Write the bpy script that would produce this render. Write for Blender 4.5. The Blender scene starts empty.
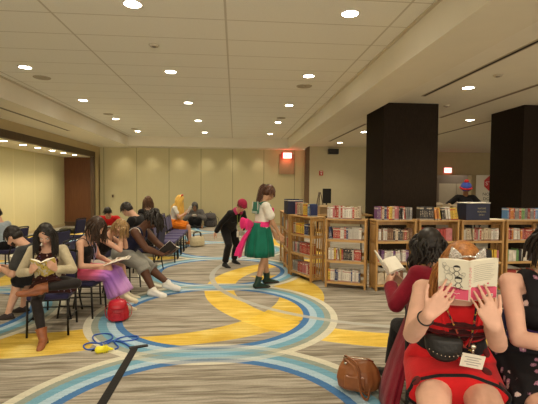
import bpy, bmesh, math, random
from mathutils import Vector, Matrix, Euler
from mathutils import noise as mnoise
PI = math.pi
S = bpy.context.scene
COL = S.collection
V = Vector

# ------------------------------------------------------------------ camera, world, exposure
cd = bpy.data.cameras.new('camera')
cam = bpy.data.objects.new('camera', cd)
COL.objects.link(cam)
cd.sensor_width = 36.0
cd.lens = 406 / 538 * 36
cd.clip_start = 0.05
YAW, PIT, ROLL = math.atan(34 / 406), math.atan(15 / 406), math.radians(0.45)
cam.matrix_world = (Matrix.Translation((0, 0, 1.52)) @ Matrix.Rotation(-YAW, 4, 'Z')
                    @ Matrix.Rotation(PI / 2 - PIT, 4, 'X') @ Matrix.Rotation(ROLL, 4, 'Z'))
S.camera = cam
w = bpy.data.worlds.new('world'); S.world = w; w.use_nodes = True
w.node_tree.nodes['Background'].inputs[0].default_value = (1.0, 0.86, 0.68, 1)
w.node_tree.nodes['Background'].inputs[1].default_value = 1.2
S.view_settings.view_transform = 'Standard'
S.view_settings.look = 'None'
S.view_settings.exposure = 1.35
S.view_settings.gamma = 1.0
LAMP_W = 31.0
LAMP_COL = (1.0, 0.86, 0.64)

# ------------------------------------------------------------------ materials
MATS = {}
def mat(name, col, rough=0.7, vary=0.0, scale=20, bump=0.0, bscale=200, metal=0.0, emit=None, estr=0, spec=0.4, stretch=None, sheen=0, coat=0):
    if name in MATS: return MATS[name]
    m = bpy.data.materials.new(name); m.use_nodes = True
    nt = m.node_tree; b = nt.nodes['Principled BSDF']
    b.inputs['Base Color'].default_value = (*col, 1)
    b.inputs['Roughness'].default_value = rough
    b.inputs['Metallic'].default_value = metal
    b.inputs['Specular IOR Level'].default_value = spec
    if coat: b.inputs['Coat Weight'].default_value = coat
    if sheen: b.inputs['Sheen Weight'].default_value = sheen
    if emit:
        b.inputs['Emission Color'].default_value = (*emit, 1); b.inputs['Emission Strength'].default_value = estr
    if vary or bump:
        tc = nt.nodes.new('ShaderNodeTexCoord'); mp = nt.nodes.new('ShaderNodeMapping')
        nt.links.new(tc.outputs['Object'], mp.inputs[0])
        if stretch: mp.inputs['Scale'].default_value = stretch
    if vary:
        n = nt.nodes.new('ShaderNodeTexNoise'); n.inputs['Scale'].default_value = scale; n.inputs['Detail'].default_value = 4
        nt.links.new(mp.outputs[0], n.inputs['Vector'])
        mr = nt.nodes.new('ShaderNodeMapRange'); mr.inputs['From Min'].default_value = .3; mr.inputs['From Max'].default_value = .7
        mr.inputs['To Min'].default_value = 1 - vary; mr.inputs['To Max'].default_value = 1 + vary
        nt.links.new(n.outputs['Fac'], mr.inputs['Value'])
        mx = nt.nodes.new('ShaderNodeVectorMath'); mx.operation = 'SCALE'; mx.inputs[0].default_value = col
        nt.links.new(mr.outputs[0], mx.inputs['Scale']); nt.links.new(mx.outputs[0], b.inputs['Base Color'])
    if bump:
        n2 = nt.nodes.new('ShaderNodeTexNoise'); n2.inputs['Scale'].default_value = bscale; n2.inputs['Detail'].default_value = 3
        nt.links.new(mp.outputs[0], n2.inputs['Vector'])
        bp = nt.nodes.new('ShaderNodeBump'); bp.inputs['Strength'].default_value = bump; bp.inputs['Distance'].default_value = .01
        nt.links.new(n2.outputs['Fac'], bp.inputs['Height']); nt.links.new(bp.outputs[0], b.inputs['Normal'])
    MATS[name] = m
    return m

class NB:
    """small node-expression builder"""
    def __init__(s, name, rough=.9, spec=.2):
        s.m = bpy.data.materials.new(name); s.m.use_nodes = True; s.nt = s.m.node_tree
        s.b = s.nt.nodes['Principled BSDF']; s.b.inputs['Roughness'].default_value = rough
        s.b.inputs['Specular IOR Level'].default_value = spec
        s.tc = s.nt.nodes.new('ShaderNodeTexCoord'); s.co = s.tc.outputs['Object']
        sp = s.nt.nodes.new('ShaderNodeSeparateXYZ'); s.nt.links.new(s.co, sp.inputs[0])
        s.x, s.y, s.z = sp.outputs
        MATS[name] = s.m
    def put(s, sock, v):
        if isinstance(v, (int, float)): sock.default_value = v
        elif isinstance(v, tuple): sock.default_value = (*v, 1) if len(sock.default_value) == 4 and len(v) == 3 else v
        else: s.nt.links.new(v, sock)
    def f(s, op, a, b=0.0, c=0.0):
        n = s.nt.nodes.new('ShaderNodeMath'); n.operation = op
        s.put(n.inputs[0], a); s.put(n.inputs[1], b); s.put(n.inputs[2], c)
        return n.outputs[0]
    def mix(s, fac, a, b):
        n = s.nt.nodes.new('ShaderNodeMix'); n.data_type = 'RGBA'
        s.put(n.inputs[0], fac); s.put(n.inputs[6], a); s.put(n.inputs[7], b)
        return n.outputs[2]
    def scale(s, col, k):
        n = s.nt.nodes.new('ShaderNodeVectorMath'); n.operation = 'SCALE'
        s.put(n.inputs[0], col); s.put(n.inputs['Scale'], k); return n.outputs[0]
    def vec(s, x, y, z=0.0):
        n = s.nt.nodes.new('ShaderNodeCombineXYZ')
        s.put(n.inputs[0], x); s.put(n.inputs[1], y); s.put(n.inputs[2], z); return n.outputs[0]
    def noise(s, scale, detail=3, vec=None):
        n = s.nt.nodes.new('ShaderNodeTexNoise'); n.inputs['Scale'].default_value = scale; n.inputs['Detail'].default_value = detail
        s.nt.links.new(vec or s.co, n.inputs['Vector']); return n.outputs['Fac']
    def voro(s, scale, vec=None):
        n = s.nt.nodes.new('ShaderNodeTexVoronoi'); n.inputs['Scale'].default_value = scale
        s.nt.links.new(vec or s.co, n.inputs['Vector']); return n
    def ramp(s, fac, stops, const=False):
        n = s.nt.nodes.new('ShaderNodeValToRGB'); r = n.color_ramp
        if const: r.interpolation = 'CONSTANT'
        r.elements[0].position = stops[0][0]; r.elements[0].color = (*stops[0][1], 1)
        r.elements[1].position = stops[1][0]; r.elements[1].color = (*stops[1][1], 1)
        for p, c in stops[2:]:
            e = r.elements.new(p); e.color = (*c, 1)
        s.put(n.inputs[0], fac); return n.outputs[0]
    def done(s, col, bump=None, bs=.3, bd=.01):
        s.put(s.b.inputs['Base Color'], col)
        if bump is not None:
            bp = s.nt.nodes.new('ShaderNodeBump'); bp.inputs['Strength'].default_value = bs; bp.inputs['Distance'].default_value = bd
            s.nt.links.new(bump, bp.inputs['Height']); s.nt.links.new(bp.outputs[0], s.b.inputs['Normal'])
        return s.m

# ------------------------------------------------------------------ mesh helpers
def frame(d, up=V((0, 0, 1))):
    d = d.normalized()
    if abs(d.dot(up)) > .98: up = V((0, 1, 0)) if abs(d.y) < .9 else V((1, 0, 0))
    x = up.cross(d).normalized() if up.cross(d).length > 1e-6 else V((1, 0, 0))
    return x, d.cross(x).normalized(), d
def ring(bm, c, a, b, ra, rb, n):
    return [bm.verts.new(c + a * (ra * math.cos(2 * PI * i / n)) + b * (rb * math.sin(2 * PI * i / n))) for i in range(n)]
def bridge(bm, r0, r1, mi=0, sm=True):
    n = len(r0)
    for i in range(n):
        f = bm.faces.new((r0[i], r0[(i + 1) % n], r1[(i + 1) % n], r1[i])); f.smooth = sm; f.material_index = mi
def cap(bm, r, flip=False, mi=0):
    f = bm.faces.new(r[::-1] if flip else r); f.material_index = mi
def rc(bm, p0, p1, r0, r1, n=10, flat=1.0, up=V((0, 0, 1)), closed=True, mi=0):
    """round cone with hemispherical ends"""
    p0, p1 = V(p0), V(p1); d = p1 - p0
    if d.length < 1e-5: d = V((0, 0, 1e-4))
    a, b, d = frame(d, V(up))
    rs = []
    for k in (-75, -45, -15):
        t = math.radians(k); rs.append(ring(bm, p0 + d * (r0 * math.sin(t)), a, b, r0 * math.cos(t), r0 * flat * math.cos(t), n))
    for k in (15, 45, 75):
        t = math.radians(k); rs.append(ring(bm, p1 + d * (r1 * math.sin(t)), a, b, r1 * math.cos(t), r1 * flat * math.cos(t), n))
    for i in range(5): bridge(bm, rs[i], rs[i + 1], mi)
    cap(bm, rs[0], True, mi); cap(bm, rs[-1], False, mi)
def cone(bm, p0, p1, r0, r1, n=16, flat=1.0, up=V((0, 0, 1)), mi=0, sm=True):
    p0, p1 = V(p0), V(p1); a, b, d = frame(p1 - p0, V(up))
    A = ring(bm, p0, a, b, r0, r0 * flat, n); B = ring(bm, p1, a, b, r1, r1 * flat, n)
    bridge(bm, A, B, mi, sm); cap(bm, A, True, mi); cap(bm, B, False, mi)
def ell(bm, c, r, m=None, n=12, mi=0):
    c = V(c); m = m or Matrix.Identity(3); rs = []
    for k in range(1, n // 2 + 2):
        t = -PI / 2 + PI * k / (n // 2 + 2)
        rs.append([bm.verts.new(c + m @ V((r[0] * math.cos(t) * math.cos(2 * PI * i / n), r[1] * math.cos(t) * math.sin(2 * PI * i / n), r[2] * math.sin(t)))) for i in range(n)])
    for i in range(len(rs) - 1): bridge(bm, rs[i], rs[i + 1], mi)
    cap(bm, rs[0], True, mi); cap(bm, rs[-1], False, mi)
def loft(bm, st, n=24, ends=True, mi=0, fn=None):
    """st: list of (centre, axis a, axis b, ra, rb)"""
    rs = []
    for k, (c, a, b, ra, rb) in enumerate(st):
        r = []
        for i in range(n):
            t = 2 * PI * i / n; q = fn(k, t) if fn else 1
            r.append(bm.verts.new(V(c) + a * (ra * q * math.cos(t)) + b * (rb * q * math.sin(t))))
        rs.append(r)
    for i in range(len(rs) - 1): bridge(bm, rs[i], rs[i + 1], mi)
    if ends: cap(bm, rs[0], True, mi); cap(bm, rs[-1], False, mi)
def box(bm, c, s, m=None, bev=0, mi=0):
    """centre, full size, optional 3x3 rotation"""
    c = V(c); vs = []
    for x in (-.5, .5):
        for y in (-.5, .5):
            for z in (-.5, .5):
                p = V((x * s[0], y * s[1], z * s[2]))
                vs.append(bm.verts.new(c + (m @ p if m else p)))
    fs = []
    for q in ((0, 1, 3, 2), (4, 6, 7, 5), (0, 4, 5, 1), (2, 3, 7, 6), (0, 2, 6, 4), (1, 5, 7, 3)):
        f = bm.faces.new([vs[i] for i in q]); f.material_index = mi; fs.append(f)
    if bev:
        es = set(e for f in fs for e in f.edges)
        bmesh.ops.bevel(bm, geom=list(es), offset=bev, segments=2, affect='EDGES', profile=.5)
def bx(bm, x0, x1, y0, y1, z0, z1, bev=0, mi=0):
    box(bm, ((x0 + x1) / 2, (y0 + y1) / 2, (z0 + z1) / 2), (abs(x1 - x0), abs(y1 - y0), abs(z1 - z0)), None, bev, mi)
def tube(bm, pts, r, n=8, mi=0, taper=None, flat=1.0):
    pts = [V(p) for p in pts]; rs = []
    up = V((0, 0, 1)); pa = None
    for i, p in enumerate(pts):
        d = (pts[min(i + 1, len(pts) - 1)] - pts[max(i - 1, 0)])
        if d.length < 1e-7: d = V((0, 0, 1))
        d.normalize()
        if pa is None: a, b, _ = frame(d)
        else:
            a = (pa - d * pa.dot(d))
            a = a.normalized() if a.length > 1e-5 else frame(d)[0]
            b = d.cross(a)
        pa = a
        q = r * (taper[i] if taper else 1)
        rs.append(ring(bm, p, a, b, q, q * flat, n))
    for i in range(len(rs) - 1): bridge(bm, rs[i], rs[i + 1], mi)
    cap(bm, rs[0], True, mi); cap(bm, rs[-1], False, mi)
def spline(pts, k=6, closed=False):
    pts = [V(p) for p in pts]; out = []; n = len(pts)
    rng = n if closed else n - 1
    for i in range(rng):
        g = (lambda j: pts[j % n]) if closed else (lambda j: pts[max(0, min(n - 1, j))])
        p0, p1, p2, p3 = g(i - 1), g(i), g(i + 1), g(i + 2)
        for j in range(k):
            t = j / k
            out.append(.5 * ((2 * p1) + (p2 - p0) * t + (2 * p0 - 5 * p1 + 4 * p2 - p3) * t * t + (3 * p1 - p0 - 3 * p2 + p3) * t ** 3))
    out.append(pts[0] if closed else pts[-1])
    return out

def obj(name, bm, m=None, parent=None, loc=None, rz=0, voxel=None, smooth=2, fix=True):
    if fix: bmesh.ops.recalc_face_normals(bm, faces=bm.faces)
    me = bpy.data.meshes.new(name); bm.to_mesh(me); bm.free()
    o = bpy.data.objects.new(name, me)
    ms = m if isinstance(m, (list, tuple)) else [m]
    for q in ms:
        if q: me.materials.append(q)
    COL.objects.link(o)
    if voxel:
        r = o.modifiers.new('r', 'REMESH'); r.mode = 'VOXEL'; r.voxel_size = voxel; r.use_smooth_shade = True
        if smooth:
            sm = o.modifiers.new('s', 'SMOOTH'); sm.iterations = smooth; sm.factor = .5
        dg = bpy.context.evaluated_depsgraph_get()
        nm = bpy.data.meshes.new_from_object(o.evaluated_get(dg))
        o.modifiers.clear(); o.data = nm; bpy.data.meshes.remove(me); nm.name = name
        nm.materials.clear()
        for q in ms:
            if q: nm.materials.append(q)
        for p in nm.polygons: p.use_smooth = True
    if parent: o.parent = parent
    if loc is not None: o.location = loc
    if rz: o.rotation_euler = (0, 0, rz)
    return o
def tag(o, label, cat, group=None, kind=None):
    o['label'] = label; o['category'] = cat
    if group: o['group'] = group
    if kind: o['kind'] = kind
    return o
def thing(name, label, cat, loc=(0, 0, 0), rz=0, group=None):
    o = bpy.data.objects.new(name, None); COL.objects.link(o); o.location = loc; o.rotation_euler = (0, 0, rz)
    o.empty_display_size = .1
    return tag(o, label, cat, group)
def struct(name, bm, m):
    o = obj(name, bm, m); o['kind'] = 'structure'; return o
def dup(o, parent=None):
    c = o.copy(); COL.objects.link(c)
    if parent: c.parent = parent
    for ch in list(o.children): dup(ch, c)
    return c
def B(): return bmesh.new()
def text_mesh(name, s, size, m, parent, loc, rot, ext=.0008, align='CENTER'):
    cu = bpy.data.curves.new(name, 'FONT'); cu.body = s; cu.size = size; cu.extrude = ext; cu.align_x = align; cu.align_y = 'CENTER'
    t = bpy.data.objects.new(name, cu); COL.objects.link(t)
    dg = bpy.context.evaluated_depsgraph_get()
    me = bpy.data.meshes.new_from_object(t.evaluated_get(dg)); bpy.data.objects.remove(t)
    o = bpy.data.objects.new(name, me); me.materials.clear(); me.materials.append(m); COL.objects.link(o)
    o.parent = parent; o.location = loc; o.rotation_euler = rot
    return o

# ------------------------------------------------------------------ setting materials
def carpet_material():
    n = NB('carpet', .95, .1)
    # streaky taupe ground: long cross-wise streaks
    jig = n.f('MULTIPLY', n.noise(3, 2), .05)
    yy = n.f('ADD', n.y, jig)
    s1 = n.noise(1, 3, n.vec(n.f('MULTIPLY', n.x, .55), n.f('MULTIPLY', yy, 11)))
    s2 = n.noise(1, 2, n.vec(n.f('MULTIPLY', n.x, 2.2), n.f('MULTIPLY', yy, 34)))
    s = n.f('ADD', n.f('MULTIPLY', s1, .52), n.f('MULTIPLY', s2, .48))
    base = n.ramp(s, [(.32, (.15, .13, .10)), (.43, (.225, .20, .155)), (.50, (.31, .28, .23)), (.58, (.40, .37, .31)), (.70, (.28, .25, .205))])
    def dist(cx, cy, yo=None):
        dx = n.f('SUBTRACT', n.x, cx); dy = n.f('SUBTRACT', yo if yo is not None else n.y, cy)
        return n.f('SQRT', n.f('ADD', n.f('MULTIPLY', dx, dx), n.f('MULTIPLY', dy, dy)))
    def band(d, r0, r1):
        return n.f('MULTIPLY', n.f('GREATER_THAN', d, r0), n.f('LESS_THAN', d, r1))
    col = base
    yt = n.noise(2.2, 3)
    yel = n.ramp(n.f('ADD', n.f('MULTIPLY', yt, .7), n.f('MULTIPLY', s2, .3)), [(.35, (.56, .36, .035)), (.5, (.66, .45, .06)), (.65, (.74, .58, .16))])
    yel2 = n.scale(yel, 1.12)
    # (outer centre, outer radius, inner centre, inner radius, x window, y window)
    for i, (ox, oy, r1, ix, iy, r0, xa, xb, ya, yb) in enumerate([
            (-.75, 5.9, 2.03, -1.03, 5.8, 1.67, -1.45, 9, 0, 6.9), (1.95, 6.05, 2.39, 1.99, 6.04, 2.0, -9, 9, 0, 20), (-2.1, 5.6, 1.92, -2.1, 5.6, 1.30, -9, -1.35, 0, 5),
            (3.25, 11.2, 2.5, 3.3, 11.2, 2.15, -9, 9, 0, 20), (-5.4, 6.7, 2.0, -5.4, 6.7, 1.6, -9, -2.5, 0, 20), (-1.75, 9.3, .85, -1.75, 9.3, .45, -9, 9, 0, 8.9), (-4.6, 11.5, 1.9, -4.6, 11.5, 1.5, -9, 9, 0, 20)]):
        m = n.f('MULTIPLY', n.f('LESS_THAN', dist(ox, oy), r1), n.f('GREATER_THAN', dist(ix, iy), r0))
        m = n.f('MULTIPLY', n.f('MULTIPLY', n.f('GREATER_THAN', n.x, xa), n.f('LESS_THAN', n.x, xb)), m)
        m = n.f('MULTIPLY', n.f('MULTIPLY', n.f('GREATER_THAN', n.y, ya), n.f('LESS_THAN', n.y, yb)), m)
        col = n.mix(n.f('MULTIPLY', m, .9), col, yel2 if i % 2 else yel)
    # blue rings, chained along the room
    P = 2.47
    def column(cx, col):
        w = n.f('FLOORED_MODULO', n.f('ADD', n.y, -2.43 + P / 2), P)
        w = n.f('SUBTRACT', w, P / 2)
        d1 = dist(cx, 0.0, w)
        sg = n.f('SIGN', w)
        w2 = n.f('SUBTRACT', w, n.f('MULTIPLY', sg, P))
        d2 = dist(cx, 0.0, w2)
        spk = n.f('MULTIPLY', n.f('SUBTRACT', n.noise(70, 2), .5), .02)
        def prof(d):
            t = n.f('MULTIPLY', n.f('SUBTRACT', n.f('ADD', d, spk), 1.06), 2.5)
            return n.ramp(t, [(0, (.065, .17, .37)), (.19, (.36, .50, .60)), (.40, (.16, .34, .46)), (.62, (.27, .31, .27)), (.80, (.58, .56, .45))], True)
        m1 = band(d1, 1.06, 1.46); m2 = band(d2, 1.06, 1.46)
        c = n.mix(m2, col, prof(d2))
        c1 = prof(d1)
        both = n.f('MULTIPLY', n.f('MULTIPLY', m1, m2), .5)
        return n.mix(n.f('SUBTRACT', m1, both), c, c1)
    col = column(-.23, col)
    colL = column(-3.55, col)
    col = n.mix(n.f('LESS_THAN', n.x, -1.98), col, colL)
    for cx, cy, r0, r1 in [(2.42, 6.99, 2.76, 2.85), (-4.9, 8.2, 2.3, 2.38)]:
        col = n.mix(n.f('MULTIPLY', band(dist(cx, cy), r0, r1), .85), col, (.42, .42, .38))
    pile = n.noise(240, 2)
    mot = n.noise(60, 3)
    k = n.f('ADD', n.f('MULTIPLY', mot, .36), .82)
    col = n.scale(col, n.f('MULTIPLY', k, n.f('ADD', n.f('MULTIPLY', s2, .5), .75)))
    return n.done(col, pile, .5, .004)

def ceiling_tile_material():
    n = NB('ceiling_tiles', .95, .1)
    def line(c, off, per, wd):
        t = n.f('FLOORED_MODULO', n.f('ADD', c, off), per)
        t = n.f('MINIMUM', t, n.f('SUBTRACT', per, t))
        return n.f('LESS_THAN', t, wd)
    a = line(n.x, .11 + 1.83 * 10, 1.83, .012)
    b = line(n.y, -3.925 + .605 * 20, .605, .008)
    g = n.f('MAXIMUM', a, b)
    sp = n.noise(160, 2)
    base = n.mix(n.f('GREATER_THAN', sp, .62), (.86, .83, .74), (.79, .76, .67))
    return n.done(n.mix(g, base, (.60, .55, .45)), n.f('SUBTRACT', 1.0, g), .3, .004)

def panel_material(name, col, off, per, lw=.012, dark=.55, axis='x'):
    n = NB(name, .9, .15)
    c = n.x if axis == 'x' else n.y
    t = n.f('FLOORED_MODULO', n.f('ADD', c, off + per * 20), per)
    t = n.f('MINIMUM', t, n.f('SUBTRACT', per, t))
    g = n.f('LESS_THAN', t, lw)
    wv = n.noise(1, 2, n.vec(n.f('MULTIPLY', c, 60), n.f('MULTIPLY', n.z, 3)))
    base = n.scale(col, n.f('ADD', n.f('MULTIPLY', wv, .12), .94))
    return n.done(n.mix(g, base, tuple(q * dark for q in col)), n.f('SUBTRACT', 1.0, g), .4, .006)

def wood_material(name, c0, c1, sc=1.0, rough=.5, axis='z'):
    n = NB(name, rough, .4)
    if axis == 'z': v = n.vec(n.f('MULTIPLY', n.x, 30 * sc), n.f('MULTIPLY', n.y, 30 * sc), n.f('MULTIPLY', n.z, 2 * sc))
    else: v = n.vec(n.f('MULTIPLY', n.x, 2 * sc), n.f('MULTIPLY', n.y, 30 * sc), n.f('MULTIPLY', n.z, 30 * sc))
    a = n.noise(1, 4, v)
    return n.done(n.ramp(a, [(.3, c0), (.7, c1)]), a, .1, .003)

M_CARPET = carpet_material()
M_TILE = ceiling_tile_material()
M_GYP = mat('gypsum_paint', (.78, .72, .58), .9, .02, 3, .05, 300)
M_GYPW = mat('gypsum_white', (.82, .77, .65), .9, .02, 3, .05, 300)
M_TANW = mat('tan_wall_paint', (.50, .40, .22), .9, .03, 4, .05, 300)
M_BACK = panel_material('back_wall_panels', (.58, .52, .31), .10, 1.22)
M_SIDE = panel_material('alcove_wall_panels', (.58, .52, .29), .2, 1.25, .014, 1.18, 'y')
M_WALLR = mat('cream_wall_paint', (.58, .52, .34), .9, .02, 4, .05, 300)
M_TRIM = wood_material('dark_trim_wood', (.055, .030, .012), (.085, .048, .02))
M_DOORW = wood_material('brown_door_veneer', (.125, .045, .014), (.17, .065, .022))
M_PILLAR = NB('pillar_dark_cladding', .85, .12)
_n = M_PILLAR; _w = _n.noise(1, 3, _n.vec(_n.f('MULTIPLY', _n.x, 160), _n.f('MULTIPLY', _n.y, 160), _n.f('MULTIPLY', _n.z, 14)))
M_PILLAR = _n.done(_n.ramp(_w, [(.3, (.012, .008, .005)), (.7, (.024, .016, .010))]), _w, .15, .002)
M_BLACK = mat('black_plastic', (.012, .012, .012), .45, .1, 30)
M_DARKSLOT = mat('dark_slot', (.01, .009, .008), .8)
M_LIL = mat('grey_lilac_wall', (.25, .21, .19), .9, .03, 4)
M_WHITE = mat('white_paint', (.75, .72, .66), .6, .02, 10)
M_BASE = mat('baseboard_brown', (.16, .10, .05), .6, .05, 10)

# ------------------------------------------------------------------ the room
CZ, BZ, RZ = 3.34, 2.98, 3.12      # coffer ceiling, dropped beam, right-hand ceiling
b = B(); bx(b, -8, 16, -4, 20, -.1, 0); struct('floor', b, M_CARPET)
b = B(); bx(b, -3.94, 2.0, -4, 15.3, CZ, CZ + .1); struct('ceiling', b, M_TILE)
b = B()  # dropped soffits round the coffer
bx(b, 1.97, 2.62, -4, 16.3, BZ, CZ + .1)
bx(b, -5.14, -3.92, -4, 16.3, BZ, CZ + .1)
bx(b, -3.92, 1.97, 15.25, 16.3, BZ, CZ + .1)
struct('ceiling_soffit', b, M_GYP)
b = B()  # thin metal angle where tiles meet the soffit
bx(b, 1.93, 1.97, -4, 15.25, CZ - .02, CZ); bx(b, -3.92, -3.88, -4, 15.25, CZ - .02, CZ)
struct('trim_1', b, mat('angle_trim', (.62, .55, .42), .7))
b = B(); bx(b, 2.62, 16, -4, 20, RZ, RZ + .1); struct('ceiling_right', b, M_GYPW)
b = B(); bx(b, -5.2, 2.9, 15.95, 16.2, 0, BZ + .02); struct('wall_back', b, M_BACK)
b = B(); bx(b, 2.9, 7.4, 15.75, 16.2, 0, RZ); struct('wall_back_right', b, M_WALLR)
b = B(); bx(b, 2.74, 2.9, 15.75, 16.0, 0, RZ); struct('trim_2', b, M_BASE)
b = B(); bx(b, -5.12, 2.74, 15.93, 15.96, 0, .09); struct('baseboard_back', b, M_TANW)
# left-hand wall with the opening to the alcove
b = B()
bx(b, -5.22, -5.12, -4, 15.37, 2.75, BZ + .02); bx(b, -5.22, -5.12, 15.37, 16.0, 0, BZ + .02)
struct('wall_left', b, M_TANW)
b = B()
bx(b, -5.24, -5.10, -4, 15.37, 2.57, 2.75); bx(b, -5.24, -5.10, 15.25, 15.37, 0, 2.75)
struct('trim_3', b, M_TRIM)
b = B(); bx(b, -6.6, -5.24, -4, 15.8, 2.57, 2.67); struct('ceiling_alcove', b, M_GYP)
b = B(); bx(b, -6.6, -6.37, -4, 15.8, 0, 2.62); struct('wall_alcove', b, M_SIDE)
b = B(); bx(b, -6.6, -5.12, 15.8, 15.9, 0, 2.67); struct('wall_alcove_end', b, M_DOORW)
b = B(); bx(b, -6.37, -5.22, 15.77, 15.8, 0, .16); struct('baseboard_alcove', b, M_TRIM)
b = B(); bx(b, -6.37, -6.35, -4, 15.78, 0, .1); struct('baseboard_left', b, M_TANW)
# far right: lobby beyond the pillars
b = B()
bx(b, 7.4, 8.6, 17.3, 17.6, 0, RZ); bx(b, 8.6, 16, 17.3, 17.6, 2.12, RZ); bx(b, 10.5, 16, 17.3, 17.6, 0, 2.14); bx(b, 7.3, 7.5, 15.75, 17.6, 0, RZ)
struct('wall_lobby', b, mat('lobby_wall_paint', (.46, .38, .22), .9, .03, 4))
b = B(); bx(b, 8.5, 16, 18.6, 18.8, 0, RZ); struct('wall_lobby_far', b, M_LIL)
b = B(); bx(b, 15.9, 16.1, -4, 19, 0, RZ); struct('wall_right', b, M_WALLR)
# the two clad pillars
for i, (x0, y0) in enumerate(((2.77, 7.46), (5.47, 7.35))):
    b = B(); bx(b, x0, x0 + 1.07, y0, y0 + 1.0, 0, RZ, .008)
    o = struct('wall_pillar', b, M_PILLAR)
    o['label'] = ['dark brown clad square pillar behind the middle bookcases', 'dark brown clad square pillar at the right edge'][i]
# linear air slots
def slot(x, y0, y1, z, m=M_DARKSLOT, wd=.045):
    t = thing('air_slot_diffuser', '', 'ceiling vent', (x, (y0 + y1) / 2, z))
    b = B(); bx(b, -wd / 2, wd / 2, (y0 - y1) / 2, (y1 - y0) / 2, -.004, 0); obj('slot', b, m, t)
    b = B(); L = (y1 - y0) / 2
    bx(b, -wd / 2 - .02, -wd / 2, -L - .02, L + .02, -.007, 0); bx(b, wd / 2, wd / 2 + .02, -L - .02, L + .02, -.007, 0)
    bx(b, -wd / 2, wd / 2, -L - .02, -L, -.007, 0); bx(b, -wd / 2, wd / 2, L, L + .02, -.007, 0)
    obj('frame', b, mat('slot_frame', (.45, .38, .27), .5), t)
    return t
slot(3.25, 1.0, 6.85, RZ)['label'] = 'long dark ceiling air slot over the near right side'
slot(3.25, 10.0, 13.9, RZ)['label'] = 'dark ceiling air slot just left of the left pillar'
slot(4.62, 2.0, 8.9, RZ, mat('brown_slot', (.10, .055, .03), .7))['label'] = 'brown ceiling air slot running between the two pillars'
slot(6.0, 9.15, 11.9, RZ)['label'] = 'short thin air slot seen in the gap between the pillars'
slot(-4.43, 3.0, 11.3, BZ)['label'] = 'long dark air slot in the left soffit above the alcove'

# ------------------------------------------------------------------ ceiling fittings
M_GLOW = mat('lamp_glow', (1, 1, 1), .5, emit=(1, .93, .78), estr=14)
M_LTRIM = mat('lamp_trim_ring', (.78, .74, .66), .4)
def make_downlight():
    t = thing('recessed_downlight', '', 'ceiling light', (0, 0, 0), 0, 'recessed ceiling downlights')
    b = B(); cone(b, (0, 0, -.004), (0, 0, 0), .085, .085, 24); obj('lens', b, M_GLOW, t)
    b = B()
    n = 28
    ri = [b.verts.new((.085 * math.cos(2 * PI * i / n), .085 * math.sin(2 * PI * i / n), -.008)) for i in range(n)]
    ro = [b.verts.new((.105 * math.cos(2 * PI * i / n), .105 * math.sin(2 * PI * i / n), -.006)) for i in range(n)]
    rt = [b.verts.new((.105 * math.cos(2 * PI * i / n), .105 * math.sin(2 * PI * i / n), 0)) for i in range(n)]
    r2 = [b.verts.new((.085 * math.cos(2 * PI * i / n), .085 * math.sin(2 * PI * i / n), 0)) for i in range(n)]
    bridge(b, ri, ro); bridge(b, ro, rt); bridge(b, rt, r2); bridge(b, r2, ri); obj('trim_ring', b, M_LTRIM, t)
    return t
DL = make_downlight(); used = [False]
spot = {}
def lampdata(w, ang):
    k = (round(w, 2), ang)
    if k not in spot:
        l = bpy.data.lights.new('downlight_bulb', 'SPOT'); l.energy = w; l.color = LAMP_COL; l.spot_size = math.radians(ang); l.spot_blend = .9; l.shadow_soft_size = .085
        spot[k] = l
    return spot[k]
def downlight(x, y, z, label, w=LAMP_W, ang=128, show=True):
    if show:
        t = DL if not used[0] else dup(DL); used[0] = True
        t.location = (x, y, z); t['label'] = label
    l = bpy.data.objects.new('downlight_bulb', lampdata(w, ang)); COL.objects.link(l); l.location = (x, y, z - .02)
    if show: l.parent = t; l.location = (0, 0, -.02)
rows = ['nearest', 'second', 'third', 'fourth', 'farthest']
for ci, (x, cn) in enumerate(((-3.24, 'left'), (-1.03, 'middle'), (1.19, 'right'))):
    for ri_, y in enumerate((4.23, 6.63, 9.03, 11.42, 13.9)):
        if ci == 0 and ri_ == 0:
            downlight(x, y, CZ, '', show=False); continue
        downlight(x, y, CZ, '%s recessed light of the %s column in the tiled ceiling' % ((rows[ri_ - 1] if ci == 0 and ri_ < 4 else rows[ri_]), cn))
    for y in (1.85, -.5, -2.8): downlight(x, y, CZ, '', show=False)
for i, (x, y) in enumerate(((3.68, 6.22), (5.46, 9.12), (3.68, 11.46), (3.7, 14.24))):
    downlight(x, y, RZ, ['nearest recessed light in the plain right ceiling', 'recessed light seen in the gap between the dark pillars',
                         'recessed light just beside the left pillar top', 'farthest recessed light near the wall loudspeaker'][i])
for x, y in ((3.7, 3.6), (3.7, 1.2), (3.7, -1.2), (5.6, 5.5), (5.6, 2.5), (5.6, 0), (8, 5), (8, 9), (8, 13), (11, 8), (11, 13)): downlight(x, y, RZ, '', show=False)
for x, y in ((9.6, 15.2), (10.6, 18.1)): downlight(x, y, RZ, '', w=30, show=False)
nm = ['nearest', 'second nearest', 'third nearest', 'fourth nearest', 'fifth nearest', 'farthest']
for i, y in enumerate((10.2, 11.1, 11.9, 12.8, 13.6, 14.5)):
    downlight(-5.50, y, 2.57, '%s visible recessed light in the low alcove ceiling' % nm[i], w=6, ang=140)
for y in (9.3, 8.4, 7.5, 6.6, 5.7): downlight(-5.50, y, 2.57, '', w=6, show=False)  # unseen lamps extending the row out of view, added to light the alcove wall
for i in range(7):
    downlight(-4.2 + i * 1.03, 15.62, BZ, '', w=9, ang=100, show=False)
M_GRIL = mat('ceiling_speaker_grille', (.42, .36, .26), .7)
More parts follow.
